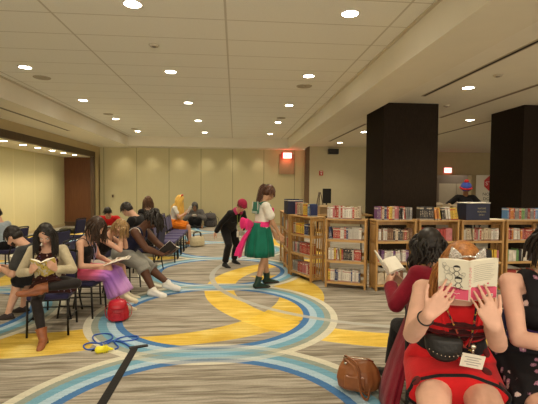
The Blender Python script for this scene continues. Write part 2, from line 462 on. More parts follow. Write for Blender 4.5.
for i, (x, y, r) in enumerate(((-3.26, 7.23, .13), (-3.22, 10.69, .11), (1.23, 7.3, .13), (1.2, 10.71, .11), (-3.2, 13.3, .1))):
    lab = ['round grille beside the nearest left column light', 'round grille halfway down the left column of lights', 'round grille behind the second right column light', 'small round grille behind the third right column light', 'farthest round grille in left ceiling corner'][i]
    t = thing('ceiling_grille', lab, 'ceiling speaker', (x, y, CZ))
    b = B(); cone(b, (0, 0, -.012), (0, 0, 0), r, r + .01, 24); obj('grille', b, M_GRIL, t)
    b = B(); cone(b, (0, 0, -.02), (0, 0, -.012), .03, .03, 12); obj('centre_cap', b, M_GRIL, t)
for i, (x, y, z) in enumerate(((-1.05, 5.42, CZ), (3.68, 5.49, RZ), (4.07, 7.6, RZ))):
    t = thing('smoke_detector', ['small disc detector in tiled ceiling behind the nearest middle light', 'small pale disc detector on the plain right ceiling', 'flat disc detector by the left pillar corner'][i], 'smoke detector', (x, y, z))
    b = B(); cone(b, (0, 0, -.022), (0, 0, 0), .05, .065, 20); obj('housing', b, mat('detector_plastic', (.52, .46, .35), .5), t)
    b = B(); cone(b, (0, 0, -.03), (0, 0, -.022), .02, .03, 12); obj('sensor_cap', b, mat('detector_dark', (.2, .17, .13), .5), t)
# ------------------------------------------------------------------ people
def skin(name, col): return mat(name, col, .55, .06, 18, .06, 350, spec=.35)
SK_LIGHT = skin('skin_light', (.62, .36, .25)); SK_PALE = skin('skin_pale', (.66, .39, .29))
SK_TAN = skin('skin_tan', (.48, .27, .16)); SK_DARK = skin('skin_dark', (.105, .045, .025)); SK_MID = skin('skin_mid', (.35, .18, .10))
M_EYE = mat('eye_white', (.7, .68, .64), .3); M_IRIS = mat('eye_iris', (.03, .015, .01), .2); M_LIP = mat('lip', (.42, .12, .10), .5)
def fabric(name, col, vary=.12, sc=25, bump=.35, rough=.9, bscale=60, **k): return mat(name, col, rough, vary, sc, bump, bscale, spec=.15, sheen=.1, **k)
def hairmat(name, c0, c1):
    if name in MATS: return MATS[name]
    n = NB(name, .45, .4)
    a = n.noise(1, 3, n.vec(n.f('MULTIPLY', n.x, 90), n.f('MULTIPLY', n.y, 90), n.f('MULTIPLY', n.z, 7)))
    return n.done(n.ramp(a, [(.3, c0), (.7, c1)]), a, .3, .004)
H_BLACK = hairmat('hair_black', (.006, .005, .004), (.022, .015, .011))
H_DBROWN = hairmat('hair_dark_brown', (.016, .008, .004), (.055, .026, .012))
H_BROWN = hairmat('hair_brown', (.05, .022, .009), (.14, .062, .024))
H_BLONDE = hairmat('hair_dark_blonde', (.17, .095, .035), (.42, .26, .10))
H_GINGER = hairmat('hair_ginger', (.22, .075, .018), (.50, .21, .055))
H_YELLOW = hairmat('hair_yellow_wig', (.75, .42, .06), (.95, .65, .16))
H_AUBURN = hairmat('hair_auburn', (.07, .018, .008), (.17, .05, .02))

def ik(a, t, l1, l2, pole):
    a, t, pole = V(a), V(t), V(pole); d = t - a; L = d.length; m = (l1 + l2) * .995
    if L > m: t = a + d * (m / L); L = m; d = t - a
    u = d.normalized(); x = (l1 * l1 - l2 * l2 + L * L) / (2 * L); h = math.sqrt(max(0, l1 * l1 - x * x))
    p = pole - u * pole.dot(u); p = p.normalized() if p.length > 1e-4 else V((0, 0, 1))
    return a + u * x + p * h, t

class Fig:
    """pose of a figure, all in its own frame: +Y is where it faces, +X its right, Z up, origin on the floor"""
    def __init__(f, hip=(0, 0, .9), lean=0, side=0, twist=0, hp=10, hy=0, hr=0, feet=None, hands=None, kpole=None, epole=None, g=1.0, gw=None, fem=True, T=.47, sw=None,
                 hdir=None, hnorm=None, curl=(.5, .5), head_off=(0, 0, 0)):
        f.fem, f.g = fem, g
        f.P = V(hip); a = math.radians(lean); c = math.radians(side)
        R = Matrix.Rotation(-a, 3, 'X'); R = Matrix.Rotation(c, 3, 'Y') @ R
        f.s = R @ V((0, 0, 1)); tw = Matrix.Rotation(math.radians(twist), 3, f.s)
        f.x = tw @ (R @ V((1, 0, 0))); f.fr = f.s.cross(f.x)
        f.hx = V((1, 0, 0))
        f.T = T; f.N = f.P + f.s * T; sw = sw or (.165 if fem else .19)
        f.sh = [f.N - f.s * .045 + f.x * sw, f.N - f.s * .045 - f.x * sw]
        f.hj = [f.P + f.hx * .09, f.P - f.hx * .09]
        f.kn, f.an, f.el, f.wr = [], [], [], []
        feet = feet or [(.09, 0, .08), (-.09, 0, .08)]
        kp = kpole or [(0, 1, .3)] * 2
        for i in (0, 1):
            k, t = ik(f.hj[i], feet[i], .415, .40, kp[i]); f.kn.append(k); f.an.append(t)
        hands = hands or [tuple(f.sh[0] + V((.05, .05, -.5))), tuple(f.sh[1] + V((-.05, .05, -.5)))]
        ep = epole or [(.6, -.6, -1), (-.6, -.6, -1)]
        for i in (0, 1):
            e, t = ik(f.sh[i], hands[i], .285, .25, ep[i]); f.el.append(e); f.wr.append(t)
        # head
        HR = Matrix.Rotation(math.radians(-hy), 3, 'Z') @ Matrix.Rotation(math.radians(-hp), 3, 'X') @ Matrix.Rotation(math.radians(hr), 3, 'Y')
        f.H = HR; nd = (f.s + HR @ V((0, 0, 1))).normalized()
        f.hc = f.N + nd * .075 + HR @ V((0, .018, .115))
        f.hc = f.hc + V(head_off)
        f.nk = f.hc + HR @ V((0, -.02, -.055))
        f.hdir, f.hnorm, f.curl = hdir or [None, None], hnorm or [None, None], curl
    def hp(f, x, y, z): return f.hc + f.H @ V((x, y, z))
    def tor(f, t, off=0): return f.P + f.s * t + f.fr * off
STN = [(-.10, .10, .085, 0), (-.04, .150, .108, -.005), (.03, .158, .112, -.005), (.10, .140, .10, 0), (.18, .122, .092, .005), (.27, .132, .098, .008), (.35, .148, .104, .005), (.41, .150, .092, 0), (.455, .115, .07, -.005), (.485, .065, .055, -.005)]
def torso(bm, f, inf=0, lo=-.1, hi=.49, wide=1, n=24, flare=0):
    lo = max(lo, -.1); hi = min(hi, .485); g = f.g
    def at_(t):
        for i in range(len(STN) - 1):
            if STN[i][0] <= t <= STN[i + 1][0]:
                k = (t - STN[i][0]) / (STN[i + 1][0] - STN[i][0]); return tuple(STN[i][j] * (1 - k) + STN[i + 1][j] * k for j in range(4))
    ts = [at_(lo)] + [q for q in STN if lo + .005 < q[0] < hi - .005] + [at_(hi)]
    st = []
    for t, rx, ry, o in ts:
        if not f.fem and t < .25: rx = max(rx * .95, .135)
        if not f.fem and t > .3: rx *= 1.06
        k = flare * max(0, (.15 - t)) / .25
        gx = g if t < .4 else 1 + (g - 1) * .4
        xa = f.x if t > .1 else (f.x * (max(t, -.05) + .05) / .15 + f.hx * (1 - (max(t, -.05) + .05) / .15)).normalized()
        st.append((f.P + f.s * t + f.fr * o, xa, f.fr, rx * gx * wide + inf + k, ry * gx + inf + k))
    loft(bm, st, n)
def bust(bm, f, inf=0, lo=.3):
    if f.fem:
        for sx in (-1, 1):
            m = Matrix((f.x, f.fr, f.s)).transposed()
            ell(bm, f.tor(.31, .075 * f.g) + f.x * (.068 * sx * f.g), (.062 * f.g + inf, .055 * f.g + inf, .062 * f.g + inf), m)
def shoulders(bm, f, inf=0):
    for i in (0, 1):
        rc(bm, f.tor(.41) + f.x * (.05 if i == 0 else -.05), f.sh[i], .062 * (1 + (f.g - 1) * .5) + inf, .054 * (1 + (f.g - 1) * .6) + inf, 14)
def arm(bm, f, i, inf=0, frac=2.0, flare=0):
    """frac 0..1 upper arm, 1..2 forearm"""
    g = 1 + (f.g - 1) * .9; m = .9 if f.fem else 1.05; g *= m
    a, e, w_ = f.sh[i], f.el[i], f.wr[i]
    k = min(1, frac)
    rc(bm, a, a.lerp(e, k), .052 * g + inf, (.052 - .012 * k) * g + inf + (flare if frac <= 1 else 0), 14)
    if frac > 1:
        k = frac - 1
        mid = e.lerp(w_, .3 * k); rc(bm, e, mid, .040 * g + inf, .041 * g + inf, 14)
        rc(bm, mid, e.lerp(w_, k), .041 * g + inf, (.041 - .015 * k) * g + inf + flare, 14)
def leg(bm, f, i, inf=0, frac=2.0, flare=0, flat_end=False):
    g = f.g; a, k_, t = f.hj[i], f.kn[i], f.an[i]
    fn = cone if flat_end else rc
    k = min(1, frac)
    rc(bm, a, a.lerp(k_, .35 * k), .088 * g + inf, .084 * g + inf, 16)
    (rc if frac > 1 else fn)(bm, a.lerp(k_, .35 * k), a.lerp(k_, k), .084 * g + inf, (.084 - .027 * k) * g + inf + (flare if frac <= 1 else 0), 16)
    if frac > 1:
        k = frac - 1; back = (k_ - (a + t) / 2); back = -back.normalized() * .012 if back.length > .02 else V((0, -.012, 0))
        gg = 1 + (g - 1) * .8
        mid = k_.lerp(t, .32 * k) + back
        rc(bm, k_, mid, .055 * gg + inf, .056 * gg + inf, 16)
        fn(bm, mid, k_.lerp(t, k), .056 * gg + inf, (.056 - .022 * k) * gg + inf + flare, 16)
def hand_prims(bm, f, i, hs=1.0):
    w_, e = f.wr[i], f.el[i]
    d = V(f.hdir[i]).normalized() if f.hdir[i] else (w_ - e).normalized()
    n = V(f.hnorm[i]) if f.hnorm[i] else V((-1 if i == 0 else 1, 0, -.2))
    n = (n - d * n.dot(d)); n = n.normalized() if n.length > 1e-3 else frame(d)[0]
    th = d.cross(n) if i == 0 else n.cross(d)
    c = f.curl[i]
    fing = ((.032, .086, (.042, .025, .020), .0085), (.011, .092, (.046, .028, .021), .0088), (-.011, .088, (.043, .026, .020), .0083), (-.031, .078, (.034, .020, .018), .0075))
    for k, (lx, ly, L, r) in enumerate(fing):
        m = w_ + d * ly * hs + th * lx * hs
        rc(bm, w_ + d * .006 + th * lx * .45 * hs, m, .019 * hs, .0125 * hs, 10)
        sp = th * (lx * 2.6 * (1 - c * .7)); dd = (d + sp).normalized(); p = m
        for j in range(3):
            an = (.25 + .05 * k) * c * (1.0, 1.6, 1.2)[j] * 2
            ax = dd.cross(n)
            if ax.length > 1e-4: dd = Matrix.Rotation(an, 3, ax.normalized()) @ dd
            q = p + dd * L[j] * hs; rc(bm, p, q, (r - .0006 * j) * hs, (r - .0006 * (j + 1)) * hs, 8); p = q
    p = w_ + d * .022 * hs + th * .022 * hs; dd = (th * .75 + d * .75 + n * .35).normalized()
    rc(bm, w_ + d * .012, p, .018 * hs, .015 * hs, 8)
    for L, r in ((.042, .0125), (.032, .0105), (.026, .0092)):
        q = p + dd * L * hs; rc(bm, p, q, r * hs, (r - .001) * hs, 8); p = q
        dd = (dd + d * .35 + n * .25 * c).normalized()
def head_prims(bm, f):
    H = f.H
    ell(bm, f.hp(0, -.012, .034), (.074, .092, .088), H, 16)
    ell(bm, f.hp(0, .022, -.02), (.061, .066, .085), H, 16)
    ell(bm, f.hp(0, .040, -.078), (.036, .040, .028), H)
    for s in (-1, 1):
        ell(bm, f.hp(.034 * s, .060, -.028), (.024, .022, .024), H)
        ell(bm, f.hp(.075 * s, -.004, -.005), (.008, .017, .030), H)
        rc(bm, f.hp(.018 * s, .080, .028), f.hp(.045 * s, .066, .026), .008, .007, 8)
        ell(bm, f.hp(.010 * s, .098, -.026), (.008, .010, .007), H)
    rc(bm, f.hp(0, .082, .016), f.hp(0, .104, -.020), .0075, .0105, 8)
    rc(bm, f.hp(-.014, .086, -.052), f.hp(.014, .086, -.052), .0085, .0085, 8)
    rc(bm, f.N - f.s * .03, f.nk, .058 if f.fem else .066, .050 if f.fem else .060, 16)
def foot_prims(bm, f, i, inf=0, toe=None):
    t = f.an[i]; d = V(toe) if toe else V((0, 1, -.15)); d.normalize()
    up = (t - f.kn[i]).normalized() * -1
    u = (up - d * up.dot(d)).normalized()
    heel = t - d * .035 - u * .045; ball = t + d * .13 - u * .055; tip = t + d * .175 - u * .058
    rc(bm, t, heel, .036 + inf, .030 + inf, 12); rc(bm, t - u * .01, ball, .036 + inf, .034 + inf, 12, .75, u)
    rc(bm, heel, ball, .028 + inf, .034 + inf, 12); rc(bm, ball, tip, .036 + inf, .026 + inf, 12)
    return heel, ball, tip, u, d

def face_bits(f, root, m_brow, lips=True):
    for s in (-1, 1):
        b = B(); ell(b, f.hp(.031 * s, .0755, .008), (.0130, .0100, .0058), f.H, 10); e = obj('eye', b, M_EYE, root)
        b = B(); ell(b, f.hp(.031 * s, .0835, .006), (.006, .0035, .0048), f.H, 8); obj('iris', b, M_IRIS, e)
        b = B(); tube(b, [f.hp(.015 * s, .090, .026), f.hp(.032 * s, .086, .032), f.hp(.048 * s, .074, .026)], .0028, 6); obj('eyebrow', b, m_brow, root)
    if lips:
        b = B(); rc(b, f.hp(-.014, .0925, -.050), f.hp(.014, .0925, -.050), .004, .004, 8); rc(b, f.hp(-.009, .0925, -.056), f.hp(.009, .0925, -.056), .005, .005, 8)
        obj('lips', b, M_LIP, root)

def hair(f, root, m, L=.15, n=130, seed=1, r=.010, front=.055, cap_inf=.010, part=0, wave=.0, name='hair', back=.0, spread=0, ponytail=None, grav=1.0, label=None):
    rnd = random.Random(seed)
    b = B(); H = f.H
    ell(b, f.hp(0, -.032, .048), (.076 + cap_inf, .088 + cap_inf, .084 + cap_inf), H, 16)
    ell(b, f.hp(0, -.045, -.005), (.070 + cap_inf, .062 + cap_inf, .075), H, 14)
    Hi = H.transposed()
    g = V((0, 0, -1)) * grav
    cols = []
    for i in (0, 1):
        cols += [(f.tor(.42), f.sh[i], .066 * f.g)]
    cols += [(f.tor(.1), f.tor(.42), .115 * f.g), (f.N, f.nk, .058)]
    for i in (0, 1): cols += [(f.sh[i], f.el[i], .055 * f.g)]
    steps = max(5, int(L / .028))
    for k in range(n):
        az = rnd.uniform(-PI, PI); el_ = rnd.uniform(-.1, 1.45)
        p = V((math.sin(az) * math.cos(el_) * .084, -.016 + math.cos(az) * math.cos(el_) * .098, .036 + math.sin(el_) * .095))
        if p.y > .02 and p.z < front + .018: continue
        w = f.hp(*p); sg = 1 if p.x > part else -1
        v = (H @ V((sg * .5, -.55, .1))).normalized() if p.y > -.03 else (H @ V((p.x * 4, -.6, -.3))).normalized()
        pts = [w]; LL = L * rnd.uniform(.8, 1.05)
        ds = LL / steps; ph = rnd.uniform(0, 6.28); wd = V((rnd.uniform(-1, 1), rnd.uniform(-1, 1), 0)) * spread
        for j in range(steps):
            v = (v * .55 + g * .45 + wd * .2 + V((math.sin(ph + j * 1.1), math.cos(ph * 1.3 + j * 1.1), 0)) * wave).normalized()
            w = w + v * ds
            q = Hi @ (w - f.hc) - V((0, -.012, .02)); rr = V((.083, .098, .102)); e = V((q.x / rr.x, q.y / rr.y, q.z / rr.z)).length
            if e < 1: w = f.hc + H @ (q / max(e, .2) + V((0, -.012, .02)))
            q = Hi @ (w - f.hc)
            if q.y > .02 and q.z < front and abs(q.x) < .07 and q.z > -.16:
                w = w + H @ V((math.copysign(.074 - abs(q.x), q.x), -.012, 0))
            for (a, c, R) in cols:
                ab = c - a; t = max(0, min(1, (w - a).dot(ab) / ab.dot(ab))); pr = a + ab * t; dv = w - pr
                if dv.length < R + .008 and dv.length > 1e-4: w = pr + dv.normalized() * (R + .008)
            pts.append(w.copy())
        sm = [pts[0]] + [(pts[j - 1] + pts[j] * 2 + pts[j + 1]) / 4 for j in range(1, len(pts) - 1)] + [pts[-1]]
        rr_ = r * rnd.uniform(.7, 1.2)
        tube(b, sm, rr_, 6, 0, [1 - .65 * (j / (len(sm) - 1)) ** 1.5 for j in range(len(sm))], .7)
    if ponytail:
        base = f.hp(*ponytail[0])
        for k in range(40):
            o = V((rnd.gauss(0, 1), rnd.gauss(0, 1), rnd.gauss(0, .6))) * .016
            pts = [base + o * .3]
            for q in ponytail[1:]: pts.append(f.hp(*q) + o * 1.3)
            tube(b, spline(pts, 4), .008, 5, 0, None, .7)
    h = obj(name, b, m, root)
    for p in h.data.polygons: p.use_smooth = True
    if label: h['label'] = label
    return h

def person(label, f, m_skin, loc, heading, s=1.0, vox=.009, group=None, bare_feet=False, hs=1.0, brow=None, lips=True, feet_dir=None, legs=True):
    """heading in degrees, counter-clockwise from +Y"""
    b = B()
    torso(b, f, -.006); shoulders(b, f, -.004); bust(b, f, -.008)
    for i in (0, 1):
        arm(b, f, i); hand_prims(b, f, i, hs)
        leg(b, f, i)
        foot_prims(b, f, i, -.006, feet_dir[i] if feet_dir else None)
    head_prims(b, f)
    o = obj('person', b, m_skin, voxel=vox, smooth=3)
    o.location = (*loc, 0) if len(loc) == 2 else loc; o.rotation_euler = (0, 0, math.radians(heading)); o.scale = (s, s, s)
    tag(o, label, 'person', group)
    face_bits(f, o, brow or H_BLACK, lips)
    f.root = o; f.mw = Matrix.Translation(o.location) @ Matrix.Rotation(math.radians(heading), 4, 'Z') @ Matrix.Scale(s, 4)
    f.head = math.radians(heading); f.sc = s
    return o
def wpos(f, p): return f.mw @ V(p)

def top_garment(name, f, root, m, sleeve=.6, lo=-.06, hi=.455, inf=.012, flare=0, straps=False, sflare=.008, vox=.011, label=None, wide=1, hem_flare=0, b_inf=.006):
    b = B()
    if straps:
        torso(b, f, inf, lo, .39, wide, flare=hem_flare); bust(b, f, b_inf)
        for i, sx in ((0, 1), (1, -1)):
            c = [f.tor(.36, .10 * f.g) + f.x * .085 * sx, f.tor(.44, .07) + f.x * .09 * sx, f.tor(.475, .0) + f.x * .088 * sx, f.tor(.44, -.07) + f.x * .085 * sx, f.tor(.36, -.10 * f.g) + f.x * .08 * sx]
            tube(b, spline(c, 4), straps if isinstance(straps, float) else .018, 8, 0, None, .6)
    else:
        torso(b, f, inf, lo, hi, wide, flare=hem_flare); bust(b, f, b_inf); shoulders(b, f, inf)
        if sleeve > 0:
            for i in (0, 1): arm(b, f, i, inf, sleeve, sflare)
    o = obj(name, b, m, root, voxel=vox, smooth=3)
    if label: o['label'] = label
    return o
def bottoms(name, f, root, m, frac=2.0, inf=.012, flare=0, top=.10, vox=.011):
    b = B(); torso(b, f, inf, -.1, top)
    for i in (0, 1): leg(b, f, i, inf, frac, flare, True)
    return obj(name, b, m, root, voxel=vox, smooth=2)
def shoe(name, f, root, i, m, m_sole, toe=None, high=.0, inf=.006, m_sock=None):
    b = B(); heel, ball, tip, u, d = foot_prims(b, f, i, inf, toe)
    if high:
        k = (f.kn[i] - f.an[i]).normalized(); cone(b, f.an[i], f.an[i] + k * high, .040 + inf, .046 + inf, 16)
    o = obj(name, b, m, root, voxel=.008, smooth=2)
    b = B(); x = u.cross(d)
    st = []
    for t, wd in ((-.030, .020), (0, .034), (.06, .034), (.14, .043), (.19, .040), (.222, .016)):
        st.append((heel - u * .026 + d * (t - .002) - u * .004 * 0, x, u, wd, .012))
    loft(b, st, 14)
    obj('sole', b, m_sole, o)
    if m_sock:
        b = B(); k = (f.kn[i] - f.an[i]).normalized(); cone(b, f.an[i], f.an[i] + k * .10, .040, .043, 16)
        obj('sock', b, m_sock, root)
    return o
def seated_skirt(name, f, root, m, frac=.9, inf=.02, folds=0, amp=.01, seed=1, drop=0, end_w=None):
    """skirt over both thighs (frac<=1) or on down the shins (frac up to 2)"""
    a = (f.hj[0] + f.hj[1]) / 2; k = (f.kn[0] + f.kn[1]) / 2; t = (f.an[0] + f.an[1]) / 2
    kw = (f.kn[0] - f.kn[1]).length / 2; aw = (f.an[0] - f.an[1]).length / 2; g = f.g
    side = f.hx; st = []
    w0 = .175 * g + inf
    def add(c, d, ra, rb):
        up = side.cross(d).normalized(); up = up if up.z > 0 or abs(d.z) > .8 else -up
        st.append((c, side, up, ra, rb))
    d1 = (k - a).normalized()
    add(f.tor(.13), -f.s, .135 * g + inf, .098 * g + inf)
    add(f.tor(.05), (-f.s * 1.0 + d1 * .3).normalized(), w0 - .005, .115 * g + inf)
    add(a + f.s * .0, (d1 - f.s * .6).normalized(), w0, .118 * g + inf)
    n1 = 5
    for j in range(1, n1 + 1):
        q = min(1, frac) * j / n1
        add(a.lerp(k, q), d1, (w0 * (1 - q) + (kw + .068 * g + inf) * q), (.095 * g + inf) * (1 - q) + (.068 * g + inf) * q)
    if frac > 1:
        d2 = (t - k).normalized(); ew = end_w or aw + .12
        add(k + d1 * .03 + d2 * .03, (d1 + d2).normalized(), kw + .075 * g + inf, .075 * g + inf)
        for j in range(1, 7):
            q = (frac - 1) * j / 6; add(k.lerp(t, q) + V((0, .01, 0)), d2, (kw + .08) * (1 - q) + ew * q, (.08 + inf) * (1 - q) + (.14 + inf) * q)
    rnd = random.Random(seed); ph = rnd.uniform(0, 6)
    N = len(st)
    def fn(kk, t):
        if not folds: return 1
        w = (kk / N) ** 1.2
        return 1 + amp * 10 * w * (.6 * math.sin(folds * t + ph) + .4 * math.sin(folds * 1.7 * t + ph * 2 + kk * .15)) * .1 / .1 * 1
    b = B(); loft(b, st, 72 if folds else 32, True, fn=fn)
    return obj(name, b, m, root)
def strand(name, f, root, pts, r, m, n=6, flat=1.0, label=None):
    b = B(); tube(b, spline(pts, 5), r, n, 0, None, flat)
    o = obj(name, b, m, root)
    if label: o['label'] = label
    return o

# ------------------------------------------------------------------ open books
M_PAPER = mat('book_paper', (.78, .74, .64), .8, .04, 40)
def curved_half(b, w, h, th, a, side, sag=.012, mi=0):
    """one leaf stack, hinge on local Z axis, swinging by angle a from +X*side; pages face -Y"""
    n = 8; ca, sa = math.cos(a), math.sin(a); rs = []
    for j in range(n + 1):
        q = j / n; x = q * w; bow = sag * math.sin(PI * min(1, q * 1.25)) if q < .8 else sag * math.sin(PI)
        bow = sag * math.sin(PI * q) * (1.3 - q * .6)
        t = th * (1 if q < .97 else .9)
        X = lambda y: V((side * (x * ca + y * sa), -x * sa * 1 + y * ca, 0))
        p0 = V((side * (x * ca), -x * sa, 0)); nrm = V((-side * sa, -ca, 0))
        o_ = p0 + nrm * .0008; i_ = p0 + nrm * (t + bow)
        rs.append([b.verts.new(o_ + V((0, 0, -h / 2))), b.verts.new(i_ + V((0, 0, -h / 2))), b.verts.new(i_ + V((0, 0, h / 2))), b.verts.new(o_ + V((0, 0, h / 2)))])
    for j in range(n): bridge(b, rs[j], rs[j + 1], mi, False)
    cap(b, rs[0], True, mi); cap(b, rs[-1], False, mi)
def open_book(label, M, w=.125, h=.185, th=.009, ang=.35, cover=None, m_page=None, group=None, name='open_book', cat='book'):
    """M: world matrix; local Z along the spine, pages face local -Y, cover faces +Y"""
    t = thing(name, label, cat, group=group); t.matrix_world = M
    t.location, t.rotation_euler = M.to_translation(), M.to_euler()
    b = B()
    for s in (1, -1):
        ca, sa = math.cos(ang), math.sin(ang)
        c = V((s * (w / 2 * ca), -w / 2 * sa, 0)); m = Matrix.Rotation(-ang * s, 3, 'Z')
        box(b, c + m @ V((0, .0008, 0)), (w + .003, .0014, h + .004), m)
    box(b, (0, .001, 0), (.008, .002, h + .004))
    cv = obj('cover', b, cover or M_WHITE, t)
    b = B()
    for s in (1, -1): curved_half(b, w, h, th, ang, s)
    obj('pages', b, m_page or M_PAPER, t)
    return t, cv
def look(pos, spine, cover_dir):
    """matrix with local Z = spine, local +Y = cover_dir"""
    z = V(spine).normalized(); y = V(cover_dir); y = (y - z * y.dot(z)).normalized(); x = y.cross(z)
    m = Matrix((x, y, z)).transposed().to_4x4(); m.translation = V(pos); return m
M_TEXTPAGE = None
def textpage():
    n = NB('printed_page', .8, .2)
    t = n.f('FLOORED_MODULO', n.f('ADD', n.z, 1.0), .0085); g = n.f('LESS_THAN', t, .0032)
    ins = n.f('LESS_THAN', n.f('ABSOLUTE', n.z), .075)
    wd = n.f('GREATER_THAN', n.noise(160, 1), .42)
    a = n.f('MULTIPLY', n.f('MULTIPLY', g, ins), wd)
    return n.done(n.mix(a, (.74, .70, .60), (.30, .28, .25)))
M_TEXTPAGE = textpage()

# ------------------------------------------------------------------ banquet chair
M_CHF = mat('chair_black_frame', (.012, .011, .010), .4, metal=.3)
M_CHS = fabric('chair_navy_fabric', (.030, .028, .075), .15, 60, .2)
M_CHP = fabric('chair_purple_fabric', (.075, .065, .15), .15, 60, .2)
def make_chair(ms):
    t = thing('banquet_chair', '', 'chair', (0, 0, 0), 0)
    b = B(); box(b, (0, .0, .44), (.43, .43, .065), None, .022); s = obj('seat', b, ms, t)
    b = B(); box(b, (0, 0, .400), (.40, .40, .018), None, .004); obj('seat_frame', b, M_CHF, t)
    m = Matrix.Rotation(math.radians(8), 3, 'X')
    b = B(); box(b, (0, -.262, .70), (.40, .045, .34), m, .02); obj('backrest', b, ms, t)
    for sx in (-1, 1):
        b = B(); tube(b, [(.205 * sx, .20, .41), (.207 * sx, .205, .2), (.21 * sx, .215, .0)], .0125, 8); obj('leg', b, M_CHF, t)
        b = B(); tube(b, [(.205 * sx, -.18, .41), (.207 * sx, -.20, .2), (.21 * sx, -.235, .0)], .0125, 8); obj('leg', b, M_CHF, t)
        b = B(); tube(b, [(.205 * sx, -.19, .39), (.207 * sx, -.222, .5), (.207 * sx, -.262, .72), (.205 * sx, -.285, .87)], .0125, 8); obj('back_post', b, M_CHF, t)
        b = B(); tube(b, [(.208 * sx, .208, .16), (.208 * sx, -.208, .16)], .008, 8); obj('stretcher', b, M_CHF, t)
    b = B(); tube(b, spline([(-.205, -.285, .86), (-.19, -.290, .885), (0, -.292, .892), (.19, -.290, .885), (.205, -.285, .86)], 4), .0125, 8); obj('top_rail', b, M_CHF, t)
    return t
CH1 = make_chair(M_CHS); CH2 = make_chair(M_CHP); chused = set()
def chair(loc, heading, label, group=None, kind=1):
    src = CH1 if kind == 1 else CH2
    t = src if kind not in chused else dup(src); chused.add(kind)
    t.location = (*loc, 0); t.rotation_euler = (0, 0, math.radians(heading)); t['label'] = label
    if group: t['group'] = group
    elif 'group' in t: del t['group']
    return t
# ------------------------------------------------------------------ bookcases
M_PINE = wood_material('pine', (.36, .19, .055), (.52, .31, .11), .8, .45)
M_PINEH = wood_material('pine_board', (.42, .24, .08), (.58, .36, .14), .8, .45, 'x')
HT, DEP, SHZ = 1.045, .27, (.085, .405, .725)
def make_bookcase(W):
    t = thing('folding_bookcase', '', 'bookcase')
    for nm_, x in (('side_panel', .015), ('side_panel', W - .015)):
        b = B()
        for y in (.018, DEP - .018): box(b, (x, y, HT / 2 - .01), (.03, .036, HT - .02), None, .003)
        for z in (.05, .40, .72, HT - .045): box(b, (x, DEP / 2, z), (.022, DEP - .06, .04), None, .002)
        for k in range(4): box(b, (x, .065 + k * (DEP - .13) / 3, HT / 2), (.012, .016, HT - .09))
        obj(nm_, b, M_PINE, t)
    for z in SHZ:
        b = B(); box(b, (W / 2, DEP / 2, z), (W - .06, DEP - .02, .016), None, .002); box(b, (W / 2, .012, z - .006), (W - .06, .02, .034), None, .002)
        obj('shelf', b, M_PINEH, t)
    b = B(); box(b, (W / 2, DEP / 2, HT - .008), (W + .01, DEP + .02, .018), None, .003); obj('top_board', b, M_PINEH, t)
    for z in (.17, .49, .81, .98):
        b = B(); box(b, (W / 2, DEP - .012, z), (W - .06, .012, .05)); obj('back_slat', b, M_PINE, t)
    return t
def book_material(name, col, band, ink):
    n = NB(name, .45, .4)
    oi = n.nt.nodes.new('ShaderNodeObjectInfo'); r = oi.outputs['Random']
    zz = n.z
    b1 = n.f('MULTIPLY', n.f('GREATER_THAN', zz, n.f('ADD', .78, n.f('MULTIPLY', r, .08))), n.f('LESS_THAN', zz, .93))
    tx = n.noise(1, 2, n.vec(n.f('MULTIPLY', n.x, 3), r, n.f('ADD', n.f('MULTIPLY', n.z, 26), n.f('MULTIPLY', r, 90))))
    mid = n.f('MULTIPLY', n.f('MULTIPLY', n.f('GREATER_THAN', zz, .22), n.f('LESS_THAN', zz, .70)), n.f('LESS_THAN', n.f('ABSOLUTE', n.x), .24))
    c = n.scale(col, n.f('ADD', .72, n.f('MULTIPLY', r, .5)))
    c = n.mix(n.f('MULTIPLY', b1, n.f('GREATER_THAN', r, .35)), c, band)
    c = n.mix(n.f('MULTIPLY', mid, n.f('GREATER_THAN', tx, .52)), c, ink)
    c = n.mix(n.f('LESS_THAN', zz, .1), c, n.scale(band, .8))
    return n.done(c)
BC = {'white': ((.66, .63, .56), (.50, .30, .26), (.36, .32, .30)), 'cream': ((.56, .47, .33), (.25, .12, .08), (.15, .08, .06)), 'red': ((.38, .045, .035), (.60, .50, .38), (.65, .55, .4)),
      'pink': ((.50, .17, .18), (.6, .55, .48), (.3, .05, .08)), 'black': ((.025, .022, .025), (.5, .42, .32), (.5, .42, .30)), 'navy': ((.03, .045, .14), (.5, .5, .45), (.55, .5, .4)),
      'yellow': ((.68, .46, .06), (.55, .1, .05), (.1, .06, .03)), 'orange': ((.58, .22, .05), (.6, .52, .38), (.2, .05, .02)), 'green': ((.12, .26, .09), (.55, .5, .3), (.5, .5, .3)),
      'grey': ((.27, .26, .25), (.55, .5, .42), (.05, .05, .06)), 'brown': ((.20, .09, .045), (.5, .4, .25), (.5, .38, .2)), 'purple': ((.16, .06, .20), (.5, .42, .4), (.55, .5, .4)), 'blue': ((.10, .22, .42), (.6, .55, .45), (.6, .6, .55))}
BMESH = {}
def book_mesh(c):
    if c in BMESH: return BMESH[c]
    m = book_material('book_cover_' + c, *BC[c])
    b = B()
    box(b, (-.46, .5, .5), (.08, 1, 1)); box(b, (.46, .5, .5), (.08, 1, 1)); box(b, (0, .012, .5), (1, .024, 1), None, 0)
    box(b, (0, .49, .5), (.86, .95, .965), None, 0, 1)
    bmesh.ops.recalc_face_normals(b, faces=b.faces)
    me = bpy.data.meshes.new('paperback'); b.to_mesh(me); b.free(); me.materials.append(m); me.materials.append(M_PAPER)
    BMESH[c] = me; return me
ALLB = []; CNT = {}
ORD = 'first second third fourth fifth sixth seventh eighth ninth tenth eleventh twelfth thirteenth fourteenth fifteenth sixteenth seventeenth eighteenth nineteenth twentieth'.split()
